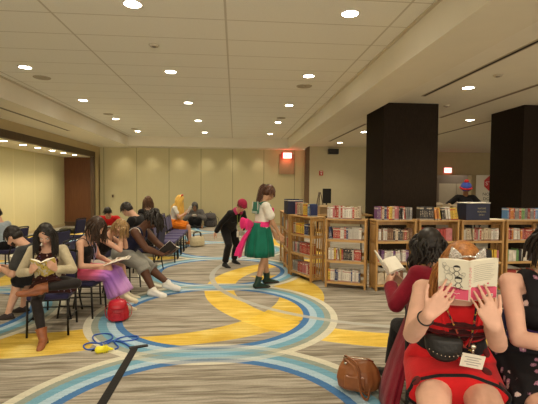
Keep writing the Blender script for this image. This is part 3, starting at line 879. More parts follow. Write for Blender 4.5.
def row(Mc, x0, x1, z, pal, rnd, where, prio, h=(.165, .19), th=(.019, .034), lean_p=0, y0=.03, gap=0):
    """one row of books standing on a shelf; Mc = matrix of the bookcase"""
    x = x0; c = rnd.choice(pal); run = 0; hh = rnd.uniform(*h); tt = rnd.uniform(*th)
    while x < x1:
        if run <= 0: c = rnd.choice(pal); run = rnd.choice((1, 1, 2, 3, 5)); hh = rnd.uniform(*h); tt = rnd.uniform(*th)
        run -= 1
        t = tt * rnd.uniform(.92, 1.08)
        if x + t > x1: break
        tilt = 0
        if lean_p and rnd.random() < lean_p: tilt = rnd.uniform(.06, .2)
        ex = math.sin(tilt) * hh
        M = Mc @ Matrix.Translation((x + t / 2, y0 + rnd.uniform(-.004, .008), z)) @ Matrix.Rotation(-tilt, 4, 'Y') @ Matrix.Diagonal((t, rnd.uniform(.118, .132), hh, 1))
        if tilt: M = Matrix.Translation((0, 0, t / 2 * math.sin(tilt))) @ M
        ALLB.append((prio, c, M, where)); x += t + .0012 + (ex * .25 if tilt else 0)
        if gap and rnd.random() < gap: x += rnd.uniform(.03, .09)
def place_books():
    ALLB.sort(key=lambda q: q[0])
    for i, (p, c, M, wh) in enumerate(ALLB[:300]):
        o = bpy.data.objects.new('paperback', book_mesh(c)); COL.objects.link(o); o.matrix_world = M
        o.location, o.rotation_euler, o.scale = M.to_translation(), M.to_euler(), M.to_scale()
        k = CNT[(c, wh)] = CNT.get((c, wh), 0) + 1
        tag(o, '%s %s-spined paperback from left, %s' % (ORD[k - 1] if k <= len(ORD) else 'last', c, wh), 'book', 'paperbacks, ' + wh)
    rest = ALLB[300:]
    if rest:
        b = B(); names = sorted(BC); mats = [bpy.data.materials.get('book_cover_' + c) or book_material('book_cover_' + c, *BC[c]) for c in names]
        plain = []
        for c in names: plain.append(mat('far_spine_' + c, BC[c][0], .5, .25, 14))
        for p, c, M, wh in rest:
            l, r, s = M.decompose(); mm = (M.to_3x3())
            ctr = M @ V((0, .5, .5)); rm = r.to_matrix()
            box(b, ctr, s, rm, 0, names.index(c))
        o = obj('paperback_rows', b, plain); tag(o, 'rows of paperbacks filling the least visible bookcase shelves', 'books', kind='stuff')
        o['kind'] = 'stuff'
def case_at(p, q, label, W=None, first={}):
    p, q = V((*p, 0)), V((*q, 0)); W = round((q - p).length, 2)
    if W in first: t = dup(first[W])
    else: t = first[W] = make_bookcase(W)
    a = math.atan2(q.y - p.y, q.x - p.x); t.location = p; t.rotation_euler = (0, 0, a); t['label'] = label
    return Matrix.Translation(p) @ Matrix.Rotation(a, 4, 'Z'), W
MANGA = ['white', 'white', 'cream', 'pink', 'red', 'grey', 'black']
MIX = ['red', 'white', 'cream', 'black', 'navy', 'pink', 'orange', 'brown', 'yellow', 'grey']
cases = [
    ('b', (.95, 6.93), (1.20, 6.33), 'angled bookcase at the end, closest to the girl in green', [MIX, ['red', 'red', 'pink', 'white', 'grey'], ['grey', 'white', 'red', 'pink']], 0),
    ('c', (1.37, 6.06), (1.93, 5.82), 'bookcase second from left, topped by one long row of white books', [['white', 'white', 'navy', 'white', 'red', 'white'], ['white', 'white', 'black', 'white', 'yellow', 'red'], ['yellow', 'white', 'navy', 'white', 'grey', 'white']], 0),
    ('d', (2.06, 5.76), (2.68, 5.78), 'bookcase in front of the left pillar, a gap on its left', [['red', 'black', 'white', 'brown', 'cream', 'black'], ['white', 'white', 'purple', 'cream', 'red'], ['cream', 'pink', 'white', 'brown', 'red']], 1),
    ('e', (2.72, 5.78), (3.34, 5.78), 'bookcase holding leaning books, behind the black-haired head', [['white', 'pink', 'red', 'pink', 'orange'], ['white', 'cream', 'grey'], ['red', 'pink']], 2),
    ('f', (3.38, 5.78), (4.06, 5.80), 'bookcase carrying the navy box on its right end row', [['white', 'pink', 'white', 'cream', 'red'], ['white', 'purple', 'red', 'black', 'yellow', 'pink'], ['red', 'cream']], 1),
    ('g', (4.10, 5.80), (4.78, 5.84), 'bookcase cut by the right picture edge, right of the navy box', [['red', 'white', 'orange', 'black', 'pink'], ['yellow', 'black', 'green', 'white'], ['cream', 'red']], 1.5),
    ('a', (.93, 7.66), (.93, 7.02), 'bookcase seen edge-on, its shelves turned to the open floor', [MIX, MIX, MIX], 4),
    ('h', (.93, 8.32), (.93, 7.68), 'rearmost edge-on bookcase of the row by the open floor', [MIX, MIX, MIX], 5)]
sh_n = ['bottom', 'lower middle', 'upper']
wh_n = {'b': 'angled end bookcase', 'c': 'second bookcase from left', 'd': 'bookcase before the left pillar', 'e': 'bookcase behind black-haired head',
        'f': 'bookcase under the lettered navy box', 'g': 'bookcase at the right edge', 'a': 'nearer edge-on bookcase', 'h': 'rearmost edge-on bookcase'}
rnd = random.Random(7); MC = {}
for k, p, q, lab, pals, pr in cases:
    M, W = case_at(p, q, lab); MC[k] = (M, W)
    for si, z in enumerate(SHZ):
        pal = pals[2 - si]
        row(M, .045, W - .045 - (rnd.uniform(0, .05)), z + .009, pal, rnd, '%s shelf, %s' % (sh_n[si], wh_n[k]), pr + (2 - si) * (.9 if k in 'defg' else .1), lean_p=.03)
def toprow(k, x0, x1, pal, **kw):
    M, W = MC[k]; row(M, x0, x1, HT + .002, pal, rnd, 'on top, ' + wh_n[k], -1, **kw)
toprow('c', .02, .53, ['white', 'white', 'pink', 'red', 'white', 'cream'], h=(.17, .20), th=(.022, .034))
toprow('d', .02, .36, ['white', 'navy', 'yellow', 'red', 'pink', 'purple', 'cream'], h=(.19, .20), th=(.014, .02))
toprow('d', .37, .58, ['white', 'grey', 'red', 'brown', 'black'], h=(.17, .20), th=(.016, .03), lean_p=.25)
toprow('e', .02, .25, ['black', 'white', 'red', 'black', 'white'], h=(.19, .20), th=(.02, .03))
toprow('e', .26, .62, ['black', 'brown', 'yellow', 'white', 'orange', 'grey'], h=(.17, .19), th=(.02, .03), lean_p=.9)
toprow('g', .03, .66, ['yellow', 'green', 'red', 'orange', 'blue', 'red', 'grey'], h=(.17, .18), th=(.02, .03))
toprow('b', .12, .34, ['white', 'pink', 'cream', 'white'], h=(.19, .22), th=(.025, .035), gap=.2)
toprow('b', .36, .47, ['yellow'], h=(.20, .21), th=(.03, .045))
toprow('b', .49, .61, ['navy', 'blue'], h=(.19, .21), th=(.03, .045))
place_books()
# second row of furniture behind the cases
M_CARD = mat('cardboard', (.36, .25, .13), .8, .08, 12)
def table(x0, x1, y0, y1, z, label):
    t = thing('folding_table', label, 'table', ((x0 + x1) / 2, (y0 + y1) / 2, 0)); L, D = (x1 - x0) / 2, (y1 - y0) / 2
    b = B(); bx(b, -L, L, -D, D, z - .03, z, .006); obj('tabletop', b, M_PINEH, t)
    for sx in (-1, 1):
        for sy in (-1, 1):
            b = B(); tube(b, [(sx * (L - .08), sy * (D - .06), z - .03), (sx * (L - .05), sy * (D - .04), 0)], .015, 8); obj('leg', b, M_CHF, t)
    return t
table(1.55, 2.75, 7.9, 8.5, .98, 'wood-topped table behind the white books, left of the left pillar')
table(4.0, 5.3, 8.4, 9.1, .88, 'wood-topped counter table seen between the two pillars')
def carton(x, y, z, s, rz, label, m=None):
    t = thing('carton', label, 'box', (x, y, z), rz)
    b = B(); bx(b, -s[0] / 2, s[0] / 2, -s[1] / 2, s[1] / 2, 0, s[2], .003); obj('carton_body', b, m or M_CARD, t)
    b = B(); box(b, (-s[0] * .3, -s[1] / 2 - .03, s[2] + .01), (s[0] * .5, .09, .004), Matrix.Rotation(.5, 3, 'X')); obj('flap', b, m or M_CARD, t)
    b = B(); bx(b, -.025, .025, -s[1] / 2 - .001, s[1] / 2 + .001, s[2] * .0 + .01, s[2] + .001); obj('tape', b, mat('brown_tape', (.42, .28, .12), .3), t)
carton(1.85, 8.1, .98, (.34, .25, .16), .1, 'brown carton on the table left of the left pillar, left one')
carton(2.35, 8.15, .98, (.42, .25, .14), -.1, 'wider brown carton on the table, nearest the left pillar')
carton(4.45, 8.6, .88, (.40, .3, .30), .1, 'tan carton on the counter nearest the left pillar', mat('tan_card', (.42, .34, .22), .8, .08, 12))
carton(4.92, 8.65, .88, (.30, .3, .26), -.1, 'tan carton in front of the person in the knitted hat', mat('tan_card', (.42, .34, .22), .8, .08, 12))
# navy boxes
M_NAVY = mat('navy_card', (.012, .016, .048), .5, .15, 12); M_GOLD = mat('faded_gold_print', (.30, .27, .16), .5)
t = thing('storage_box', 'plain navy box standing at the left end of the bookcases', 'box', (1.04, 7.18, HT + .002), -1.45)
b = B()
bx(b, -.13, .13, -.14, .14, 0, .006); bx(b, -.13, -.124, -.14, .14, 0, .26); bx(b, .124, .13, -.14, .14, 0, .26); bx(b, -.13, .13, -.14, -.134, 0, .24); bx(b, -.13, .13, .134, .14, 0, .24)
obj('box_body', b, M_NAVY, t)
b = B(); bx(b, -.132, .132, -.142, -.138, .232, .242); bx(b, -.132, .132, .138, .142, .232, .242); bx(b, -.132, -.128, -.142, .142, .232, .242); bx(b, .128, .132, -.142, .142, .232, .242); obj('rim', b, M_PAPER, t)
t = thing('display_box', 'navy box with three lines of faint gold lettering, before the right pillar', 'box', (3.62, 5.90, HT + .002), .10)
b = B(); box(b, (0, 0, .125), (.40, .22, .25), None, .004); obj('box_body', b, M_NAVY, t)
b = B(); box(b, (.01, .01, .258), (.41, .23, .012), None, .003); obj('paper_stack', b, M_PAPER, t)
for i, s_ in enumerate(('MATURE', 'READERS', 'ONLY')):
    text_mesh('lettering', s_, .036, M_GOLD, t, (.06, -.1112, .175 - i * .048), (PI / 2, 0, 0))
o = B(); box(o, (0, 0, .006), (.24, .18, .010), None, .002); o = obj('paper_pad', o, M_PAPER, None, (3.95, 5.92, HT + .002)); tag(o, 'flat white paper pad lying right of the lettered navy box', 'paper')

# ------------------------------------------------------------------ wall fittings
M_RED = mat('sign_red', (.55, .03, .02), .5); M_EXITW = mat('exit_face', (1, .9, .85), .5, emit=(1, .42, .38), estr=1.2); M_EXR = mat('exit_letters', (.8, .02, .02), .5, emit=(1, .05, .03), estr=.9)
def exit_sign(x, y, z, label, rz=0, gl=2.2):
    t = thing('exit_sign', label, 'sign', (x, y, z), rz)
    b = B(); box(b, (0, .03, 0), (.42, .06, .26), None, .006); obj('housing', b, M_RED, t)
    b = B(); box(b, (.02, -.002, 0), (.34, .006, .22)); obj('face', b, M_EXITW, t)
    text_mesh('lettering', 'EXIT', .14, M_EXR, t, (.02, -.0065, 0), (PI / 2, 0, 0))
    l = bpy.data.lights.new('exit_glow', 'POINT'); l.color = (1, .12, .06); l.energy = gl; l.shadow_soft_size = .1
    lo = bpy.data.objects.new('exit_glow', l); COL.objects.link(lo); lo.parent = t; lo.location = (0, -.12, -.1)
exit_sign(2.02, 15.88, 2.76, 'glowing red exit sign on the back wall above the standing girl')
exit_sign(9.37, 17.3, 2.32, 'glowing red exit sign seen between the two pillars', gl=.4)
b = B(); box(b, (0, 0, 0), (.62, .04, .78), None, .004)
o = obj('shade_panel', b, mat('shaded_wall_panel', (.34, .22, .12), .8), None, (2.02, 15.92, 2.42)); tag(o, 'brown panel for the shaded square behind the left exit sign', 'wall panel')  # shade behind the sign, put into the panel's darker brown
t = thing('wall_loudspeaker', 'small black loudspeaker high on the cream wall', 'loudspeaker', (3.80, 15.74, 2.92))
b = B(); box(b, (0, -.14, 0), (.40, .2, .20), None, .015); obj('cabinet', b, M_BLACK, t)
b = B(); box(b, (0, -.242, 0), (.36, .006, .16), None, .002); obj('grille', b, mat('speaker_grille', (.03, .03, .03), .8, .3, 200), t)
b = B(); box(b, (0, -.02, 0), (.08, .06, .08)); obj('bracket', b, M_BLACK, t)
t = thing('fire_alarm', 'small red fire alarm below the wall loudspeaker', 'alarm', (3.36, 15.75, 2.08))
b = B(); box(b, (0, -.03, 0), (.15, .05, .18), None, .006); obj('housing', b, M_RED, t)
b = B(); ell(b, (0, -.06, -.03), (.035, .02, .035)); obj('strobe', b, M_WHITE, t)
b = B(); box(b, (0, -.057, .05), (.10, .004, .03)); obj('label_plate', b, M_WHITE, t)
t = thing('wall_switch', 'tiny dark switch plate on the panelled wall near the left corner', 'switch', (-4.65, 15.94, 1.13))
b = B(); box(b, (0, -.01, 0), (.07, .012, .11), None, .002); obj('plate', b, M_BASE, t)
b = B(); box(b, (0, -.02, 0), (.02, .012, .04), None, .002); obj('toggle', b, M_BLACK, t)
t = thing('monitor_stand', 'black screen on a stand before the cream wall', 'screen', (3.25, 14.2, 0))
b = B(); box(b, (0, 0, 1.22), (.30, .05, .52), None, .008); obj('screen', b, M_BLACK, t)
b = B(); tube(b, [(0, .05, 0.03), (0, .05, 1.2)], .03, 10); obj('pole', b, M_BLACK, t)
b = B(); cone(b, (0, .05, 0), (0, .05, .03), .26, .24, 24); obj('base', b, M_BLACK, t)
t = thing('easel', 'dark tripod easel leaning beside the black screen', 'easel', (2.95, 14.0, 0))
for x in (-.28, .28):
    b = B(); tube(b, [(x, -.15, 0), (x * .1, 0, 1.35)], .018, 8); obj('leg', b, M_TRIM, t)
b = B(); tube(b, [(0, .3, 0), (0, .02, 1.35)], .018, 8); obj('leg', b, M_TRIM, t)
b = B(); box(b, (0, -.09, .6), (.5, .03, .03)); obj('ledge', b, M_TRIM, t)
# sign board beyond the pillars
t = thing('sign_board', 'white board with a red octagon, beside the right pillar', 'sign', (9.55, 14.4, 0), -.35)
b = B(); box(b, (0, 0, 1.15), (1.1, .03, 1.75), None, .004); obj('board', b, mat('board_white', (.62, .58, .48), .6), t)
b = B()
n8 = [V((.30 * math.cos(PI / 8 + i * PI / 4), -.018, 1.72 + .30 * math.sin(PI / 8 + i * PI / 4))) for i in range(8)]
A = [b.verts.new(p) for p in n8]; Bv = [b.verts.new(p + V((0, -.004, 0))) for p in n8]; bridge(b, A, Bv, 0, False); cap(b, A, True); cap(b, Bv)
oc = obj('stop_octagon', b, mat('stop_red', (.50, .03, .03), .5), t)
text_mesh('lettering', 'STOP', .20, M_WHITE, t, (0, -.0235, 1.71), (PI / 2, 0, 0))
for i, s_ in enumerate(('NO LINES', "DON'T A", 'MOVE')): text_mesh('lettering', s_, .15, M_BLACK, t, (0, -.017, 1.31 - i * .17), (PI / 2, 0, 0))
for x in (-.4, .4):
    b = B(); box(b, (x, 0, .14), (.05, .3, .03)); box(b, (x, 0, .2), (.04, .03, .30)); obj('foot', b, M_BLACK, t)
# lobby double door
t = thing('double_door', 'pale double doors in the lobby below the right exit sign', 'door', (10.5, 18.58, 0))
for x in (-.43, .43):
    b = B(); box(b, (x, -.02, .875), (.84, .05, 1.75), None, .006); d = obj('door_leaf', b, mat('pale_door', (.55, .50, .42), .6, .03, 5), t)
    b = B(); tube(b, [(x * .25, -.08, .95), (x * .25, -.08, 1.15)], .012, 8); obj('handle', b, M_CHF, d)
b = B(); box(b, (0, -.01, 1.78), (1.8, .06, .06)); box(b, (-.88, -.01, 1.0), (.05, .06, 2.0)); box(b, (.88, -.01, 1.0), (.05, .06, 2.0)); obj('door_frame', b, M_LIL, t)

# ------------------------------------------------------------------ floor objects
# cable cover strip
b = B()
pts = [(-.93, 3.84), (-.92, 3.2), (-.915, 2.6), (-.93, 1.9), (-.96, 1.0)]
st = [(V((x, y, .003)), V((1, 0, 0)), V((0, 0, 1)), .034, .006) for x, y in pts]
loft(b, st, 10); t = obj('cable_cover', b, mat('black_rubber_tape', (.012, .011, .010), .9, .1, 40, .3, 60)); tag(t, 'long black rubber cable cover running toward the viewer', 'cable cover')
b = B(); box(b, (-.90, 3.865, .006), (.17, .05, .010), Matrix.Rotation(.35, 3, 'Z'), .002); obj('end_flap', b, M_BLACK, t)
M_BLUE = mat('blue_cord', (.02, .09, .42), .35)
cp = [(-0.98, 3.86), (-1.06, 3.95), (-1.19, 4.04), (-1.24, 3.94), (-1.29, 3.82), (-1.37, 3.84), (-1.42, 3.92), (-1.38, 3.97), (-1.28, 3.99), (-1.21, 4.09), (-1.25, 4.19), (-1.34, 4.24), (-1.41, 4.19), (-1.39, 4.08), (-1.31, 3.98), (-1.22, 3.94), (-1.18, 4.01), (-1.07, 4.02), (-0.97, 4.05), (-0.97, 4.12), (-1.07, 4.15), (-1.14, 4.09), (-1.16, 3.99), (-1.09, 3.88), (-1.1, 3.81)]
b = B(); sp = spline([(x, y, .008 + .006 * math.sin(i * 2.1)) for i, (x, y) in enumerate(cp)], 6); tube(b, sp, .0075, 6)
t = obj('extension_cord', b, M_BLUE); tag(t, 'looped blue extension cord with a yellow plug end on the carpet', 'cord')
M_YEL = mat('yellow_plug', (.80, .72, .03), .4)
b = B(); rc(b, (-1.23, 3.755, .03), (-1.17, 3.775, .028), .034, .028, 12); rc(b, (-1.17, 3.775, .028), (-1.12, 3.795, .018), .022, .010, 10)
for k in range(3): box(b, (-1.19 + k * .014, 3.768 + k * .005, .03), (.005, .065, .062), Matrix.Rotation(.4, 3, 'Z'))
pl = obj('plug', b, M_YEL, t)
b = B()
for dz in (-.009, .009): box(b, (-1.27, 3.74 + dz, .03), (.03, .003, .007), Matrix.Rotation(.4, 3, 'Z'))
obj('prong', b, M_CHF, pl)

def backpack(label, loc, rz, m, s=1.0, mstr=None, detail=True):
    t = thing('backpack', label, 'bag', (*loc, 0), rz); mstr = mstr or m
    b = B(); loft(b, [(V((0, 0, z * s)), V((1, 0, 0)), V((0, 1, 0)), a * s, c * s) for z, a, c in ((.005, .09, .05), (.02, .125, .075), (.10, .135, .085), (.19, .118, .072), (.235, .09, .05), (.255, .05, .03))], 24,
                 fn=lambda k, t_: 1 + .04 * math.sin(t_ * 7 + k))
    obj('pouch', b, m, t, voxel=.007, smooth=2)
    b = B(); loft(b, [(V((0, -.01 * s - q * .03 * s, z * s)), V((1, 0, 0)), V((0, 1, 0)), a * s, c * s) for z, a, c, q in ((.275, .06, .05, 0), (.262, .10, .072, .2), (.225, .115, .078, .8), (.18, .108, .07, 1.4), (.165, .09, .058, 1.6))], 20)
    obj('top_flap', b, m, t, voxel=.007, smooth=2)
    b = B(); box(b, (0, -.092 * s, .07 * s), (.15 * s, .03 * s, .10 * s), None, .012 * s); obj('front_pocket', b, m, t)
    for sx in (-1, 1):
        b = B(); tube(b, spline([(sx * .04 * s, -.125 * s, .15 * s), (sx * .035 * s, -.130 * s, .10 * s), (sx * .045 * s, -.127 * s, .06 * s)], 4), .005 * s, 6); obj('drawstring', b, mstr, t)
        b = B(); tube(b, spline([(sx * .09 * s, .06 * s, .22 * s), (sx * .16 * s, .07 * s, .15 * s), (sx * .15 * s, .05 * s, .04 * s), (sx * .10 * s, .04 * s, .02 * s)], 4), .009 * s, 6, 0, None, .5); obj('strap', b, mstr, t)
    b = B(); tube(b, spline([(-.03 * s, .03 * s, .26 * s), (0, .03 * s, .30 * s), (.03 * s, .03 * s, .26 * s)], 4), .006 * s, 6); obj('handle', b, mstr, t)
    return t
backpack('small bright red drawstring backpack on the floor below the long skirt', (-1.31, 4.66), .15, mat('red_leather', (.42, .010, .022), .35, .1, 20, .2, 40), .88)
backpack('grey backpack slumped against the back wall beside the hooded reader', (-.93, 15.5), 0, fabric('grey_pack', (.10, .095, .10), .25), 1.9)

# brown handbag by the cardigan
M_TAN = mat('tan_leather', (.27, .10, .035), .35, .15, 14, .25, 30); M_BUCK = mat('buckle_metal', (.6, .55, .45), .25, metal=1)
t = thing('handbag', 'slouchy brown leather handbag on the floor at the crimson cardigan hem', 'bag', (.93, 2.94, 0), -.35)
b = B(); loft(b, [(V((0, 0, z)), V((1, 0, 0)), V((0, 1, 0)), a, c) for z, a, c in ((.008, .12, .06), (.03, .155, .095), (.10, .165, .105), (.17, .145, .085), (.225, .11, .045), (.24, .10, .025))], 28, fn=lambda k, q: 1 + .05 * math.sin(q * 5 + k * .8) + .03 * math.sin(q * 11))
obj('bag_body', b, M_TAN, t, voxel=.007, smooth=2)
b = B(); tube(b, [(-.11, -.02, .24), (-.05, -.03, .252), (.05, -.03, .25), (.11, -.02, .235)], .005, 6); obj('zip', b, M_BUCK, t)
for q in (-1, 1):
    b = B(); tube(b, spline([(-.09, .03 * q - .02, .22), (-.09, -.06 + .03 * q, .26), (0, -.14 + .05 * q, .22), (.03, -.17 + .04 * q, .08), (.08, -.12 + .03 * q, .02), (.10, -.03 * q, .16)], 5), .010, 8, 0, None, .5); obj('handle', b, M_TAN, t)
    b = B(); ell(b, (-.09, .03 * q - .03, .215), (.013, .008, .013)); obj('rivet', b, M_BUCK, t)
b = B(); box(b, (-.02, -.105, .10), (.15, .02, .09), None, .009); obj('front_pocket', b, M_TAN, t)
# cream tote on the floor by the far seats
t = thing('tote_bag', 'cream tote bag with dark handles on the floor by the orange costume', 'bag', (-.95, 10.35, 0), .3)
b = B(); loft(b, [(V((0, 0, z)), V((1, 0, 0)), V((0, 1, 0)), a, c) for z, a, c in ((.008, .15, .07), (.03, .19, .10), (.14, .19, .10), (.24, .17, .06), (.26, .16, .03))], 24); obj('bag_body', b, fabric('cream_canvas', (.60, .52, .34), .1), t, voxel=.01)
for q in (-1, 1):
    b = B(); tube(b, spline([(-.09, .03 * q, .24), (-.07, .06 * q, .36), (.07, .06 * q, .36), (.09, .03 * q, .24)], 5), .010, 6); obj('handle', b, M_BLACK, t)
# ------------------------------------------------------------------ clothing materials
M_BLKF = fabric('black_cloth', (.012, .011, .012), .2); M_TIGHT = fabric('black_tights', (.016, .013, .013), .15, 40, .1, .6)
M_CREAMJ = fabric('cream_jacket', (.46, .40, .27), .1); M_BOOT = mat('tan_boot_leather', (.25, .085, .035), .4, .15, 20, .2, 40)
M_SOLE = mat('rubber_sole_dark', (.03, .02, .015), .8); M_SOLEW = mat('rubber_sole_white', (.66, .64, .58), .7)
M_GREYT = fabric('charcoal_tee', (.045, .045, .045), .15); M_NAVYT = fabric('navy_tank', (.014, .016, .045), .15)
M_GREYS = fabric('grey_shorts', (.30, .30, .27), .12, 10); M_SNEAK = mat('white_sneaker', (.78, .77, .72), .6, .05, 20, .1, 60)
M_CRSN = mat('cream_sneaker', (.60, .54, .40), .7, .06, 20, .1, 60); M_PINKR = fabric('magenta_satin', (.72, .03, .20), .12, 8, .2, .5)
M_GRN = fabric('green_satin', (.004, .13, .085), .12, 8, .2, .5); M_WHT = fabric('white_cloth', (.70, .68, .62), .06)
M_GBOOT = mat('dark_green_boot', (.010, .035, .022), .45, .15, 20); M_CRIM = fabric('crimson_cardigan', (.21, .008, .022), .16, 8, .4, .85, 40)
M_HOOD = fabric('grey_hoodie', (.115, .11, .11), .15); M_ORNG = fabric('orange_satin', (.80, .22, .02), .1); M_BERRY = fabric('berry_beanie', (.32, .02, .06), .2, 60, .5)
M_MAGH = fabric('berry_scarf', (.42, .04, .12), .2, 60, .4)

def skirt_ombre():
    n = NB('pink_purple_ombre', .8, .2); n.b.inputs['Sheen Weight'].default_value = .2
    f = n.f('ADD', n.f('MULTIPLY', n.f('SUBTRACT', n.y, .0), 1.25), n.f('MULTIPLY', n.f('SUBTRACT', .62, n.z), .75))
    f = n.f('ADD', f, n.f('MULTIPLY', n.noise(5, 2), .18))
    return n.done(n.ramp(f, [(.10, (.66, .05, .09)), (.40, (.68, .13, .24)), (.60, (.42, .14, .45)), (.80, (.30, .13, .50)), (1.0, (.50, .26, .60))]), n.noise(60, 2), .2, .004)
M_OMBRE = skirt_ombre()
def floral(name, base, cs, sc=14, th=.22, seed=0):
    n = NB(name, .85, .2); v = n.voro(sc); col = base
    d = v.outputs['Distance']; rc_ = v.outputs['Color']
    sp = n.nt.nodes.new('ShaderNodeSeparateColor'); n.nt.links.new(rc_, sp.inputs[0])
    d = n.f('ADD', d, n.f('MULTIPLY', n.f('SUBTRACT', n.noise(sc * 7, 2), .5), .35))
    pk = n.f('GREATER_THAN', sp.outputs[0], .45)
    m = n.f('MULTIPLY', n.f('LESS_THAN', d, th), pk)
    c2 = n.mix(n.f('GREATER_THAN', sp.outputs[1], .5), cs[0], cs[1])
    col = n.mix(m, base, c2); m2 = n.f('MULTIPLY', n.f('LESS_THAN', d, th * .45), pk); col = n.mix(m2, col, cs[2])
    return n.done(col, n.noise(60, 2), .2, .004)
M_FLOR = floral('black_floral_cloth', (.010, .009, .011), ((.55, .42, .42), (.34, .16, .24), (.6, .5, .4)), 21, .32)
M_FLOR2 = floral('brown_floral_dress', (.045, .014, .012), ((.42, .30, .26), (.10, .08, .22), (.5, .35, .2)), 30, .28)
M_REDD = fabric('red_knit_dress', (.58, .014, .018), .10, 10, .25, .8)
M_SPOT = fabric('dark_red_spot', (.10, .008, .008), .1)

def both(fn, *a, **k): return [fn(*a, **k) for _ in (0, 1)]
def shoes(name, f, root, m, ms, toes=(None, None), **k):
    for i in (0, 1): shoe(name, f, root, i, m, ms, toes[i], **k)

# ================= 1. woman in cream jacket reading, crossed legs
f = Fig(hip=(0, 0, .585), lean=10, hp=36, hy=-5, feet=[(-.05, .50, .08), (.02, .42, .62)], hands=[(.10, .36, .80), (-.16, .38, .82)], kpole=[(.1, 1, .6), (-1, .35, .1)],
        epole=[(.8, -.3, -.8), (-.8, -.3, -.8)], hdir=[(-.45, .5, .6), (.35, .5, .6)], hnorm=[(-.5, -.8, .2), (.5, -.8, .2)], curl=(.6, .6))
tl = [(0, 1, -.1), (.95, .25, .1)]
r = person('woman in cream jacket with long black hair, one boot up on her knee, reading', f, SK_LIGHT, (-1.93, 4.40), 189, .85, feet_dir=tl)
top_garment('dress_top', f, r, M_FLOR2, 0, lo=-.05, hi=.41, inf=.010)
seated_skirt('dress_skirt', f, r, M_FLOR2, .55, .022, 9, .006)
b = B(); torso(b, f, -.001, -.1, .12)
for i in (0, 1): leg(b, f, i, .004, 2.0)
obj('tights', b, M_TIGHT, r, voxel=.01)
# jacket: open front, sleeves
b = B()
for i in (0, 1): rc(b, f.tor(.41) + f.x * (.06 if i == 0 else -.06), f.sh[i], .07, .066, 14); arm(b, f, i, .018, 1.82, .006)
for i, sx in ((0, 1), (1, -1)):
    for t0, t1 in ((.40, .25), (.25, .08), (.08, -.08)):
        for o in (-.06, .0, .055): rc(b, f.tor(t0, o) + f.x * sx * (.125 if o < .05 else .105), f.tor(t1, o) + f.x * sx * (.135 if o < .05 else .115), .036, .036, 10)
for t0, t1 in ((.43, .2), (.2, -.05)):
    for q in (-.06, 0, .06): rc(b, f.tor(t0, -.085) + f.x * q, f.tor(t1, -.10) + f.x * q, .03, .03, 10)
obj('jacket', b, M_CREAMJ, r, voxel=.01, smooth=3)
for i in (0, 1):
    b = B(); k = (f.kn[i] - f.an[i]).normalized(); foot_prims(b, f, i, .008, tl[i]); cone(b, f.an[i] - k * .01, f.an[i] + k * .10, .046, .060, 16)
    bo = obj('ankle_boot', b, M_BOOT, r, voxel=.008, smooth=2)
    b = B(); cone(b, f.an[i] + k * .092, f.an[i] + k * .106, .061, .063, 18); obj('boot_cuff', b, M_BOOT, bo)
    b = B(); h_, ba, tp, u, d = foot_prims(B(), f, i, .008, tl[i]); cone(b, h_ - u * .025, h_ - u * .052, .030, .026, 12); obj('heel', b, M_SOLE, bo)
hair(f, r, H_BLACK, .36, 170, 3, .010, part=.02, spread=.05)
yel = NB('manga_cover_yellow', .4, .4); v_ = yel.voro(22); yel = yel.done(yel.mix(yel.f('GREATER_THAN', yel.noise(28, 3), .52), (.52, .40, .08), yel.mix(yel.f('GREATER_THAN', yel.noise(14, 2), .5), (.06, .04, .03), (.55, .50, .42))))
M = look(wpos(f, (-.04, .43, .83)), f.mw.to_3x3() @ V((.05, .55, .85)), f.mw.to_3x3() @ V((0, .85, -.5)))
open_book('open paperback with yellow and black cover held by the woman in cream jacket', M, .125, .18, .010, .55, yel)

# ================= 2. woman with long brown hair and pink-purple skirt
f = Fig(hip=(0, 0, .555), lean=14, side=4, hp=42, feet=[(.05, .60, .28), (-.16, .50, .08)], hands=[(.12, .34, .66), (-.14, .36, .66)], kpole=[(.1, .8, 1)] * 2,
        epole=[(.7, -.6, -.6), (-.7, -.5, -.7)], hdir=[(-.4, .9, .1), (.4, .9, .1)], hnorm=[(-.3, .1, 1), (.3, .1, 1)], curl=(.5, .5))
tl = [(0, 1, -.25), (0, 1, -.1)]
r = person('woman in black tank top and pink-to-purple long skirt reading a white book', f, SK_LIGHT, (-1.83, 4.94), -95, .90, feet_dir=tl)
top_garment('tank_top', f, r, M_BLKF, straps=.012, lo=-.04, inf=.008)
seated_skirt('long_skirt', f, r, M_OMBRE, 1.78, .03, 11, .012, 4, end_w=.19)
shoes('sneaker', f, r, M_CRSN, M_SOLEW, tl)
hair(f, r, H_DBROWN, .32, 190, 5, .011, spread=.12, wave=.22)
strand('lanyard', f, r, [f.tor(.45, .05) + f.x * .06, f.tor(.36, .14) + f.x * .04, f.tor(.18, .15), f.tor(.36, .14) - f.x * .04, f.tor(.45, .05) - f.x * .06], .004, mat('lanyard_lilac', (.32, .30, .5), .6))
M = look(wpos(f, (0, .50, .685)), f.mw.to_3x3() @ V((0, 1, .35)), f.mw.to_3x3() @ V((0, .3, -1)))
open_book('open white hardback held above the pink-purple skirt', M, .15, .21, .010, .12, mat('maroon_cover', (.13, .015, .03), .5))

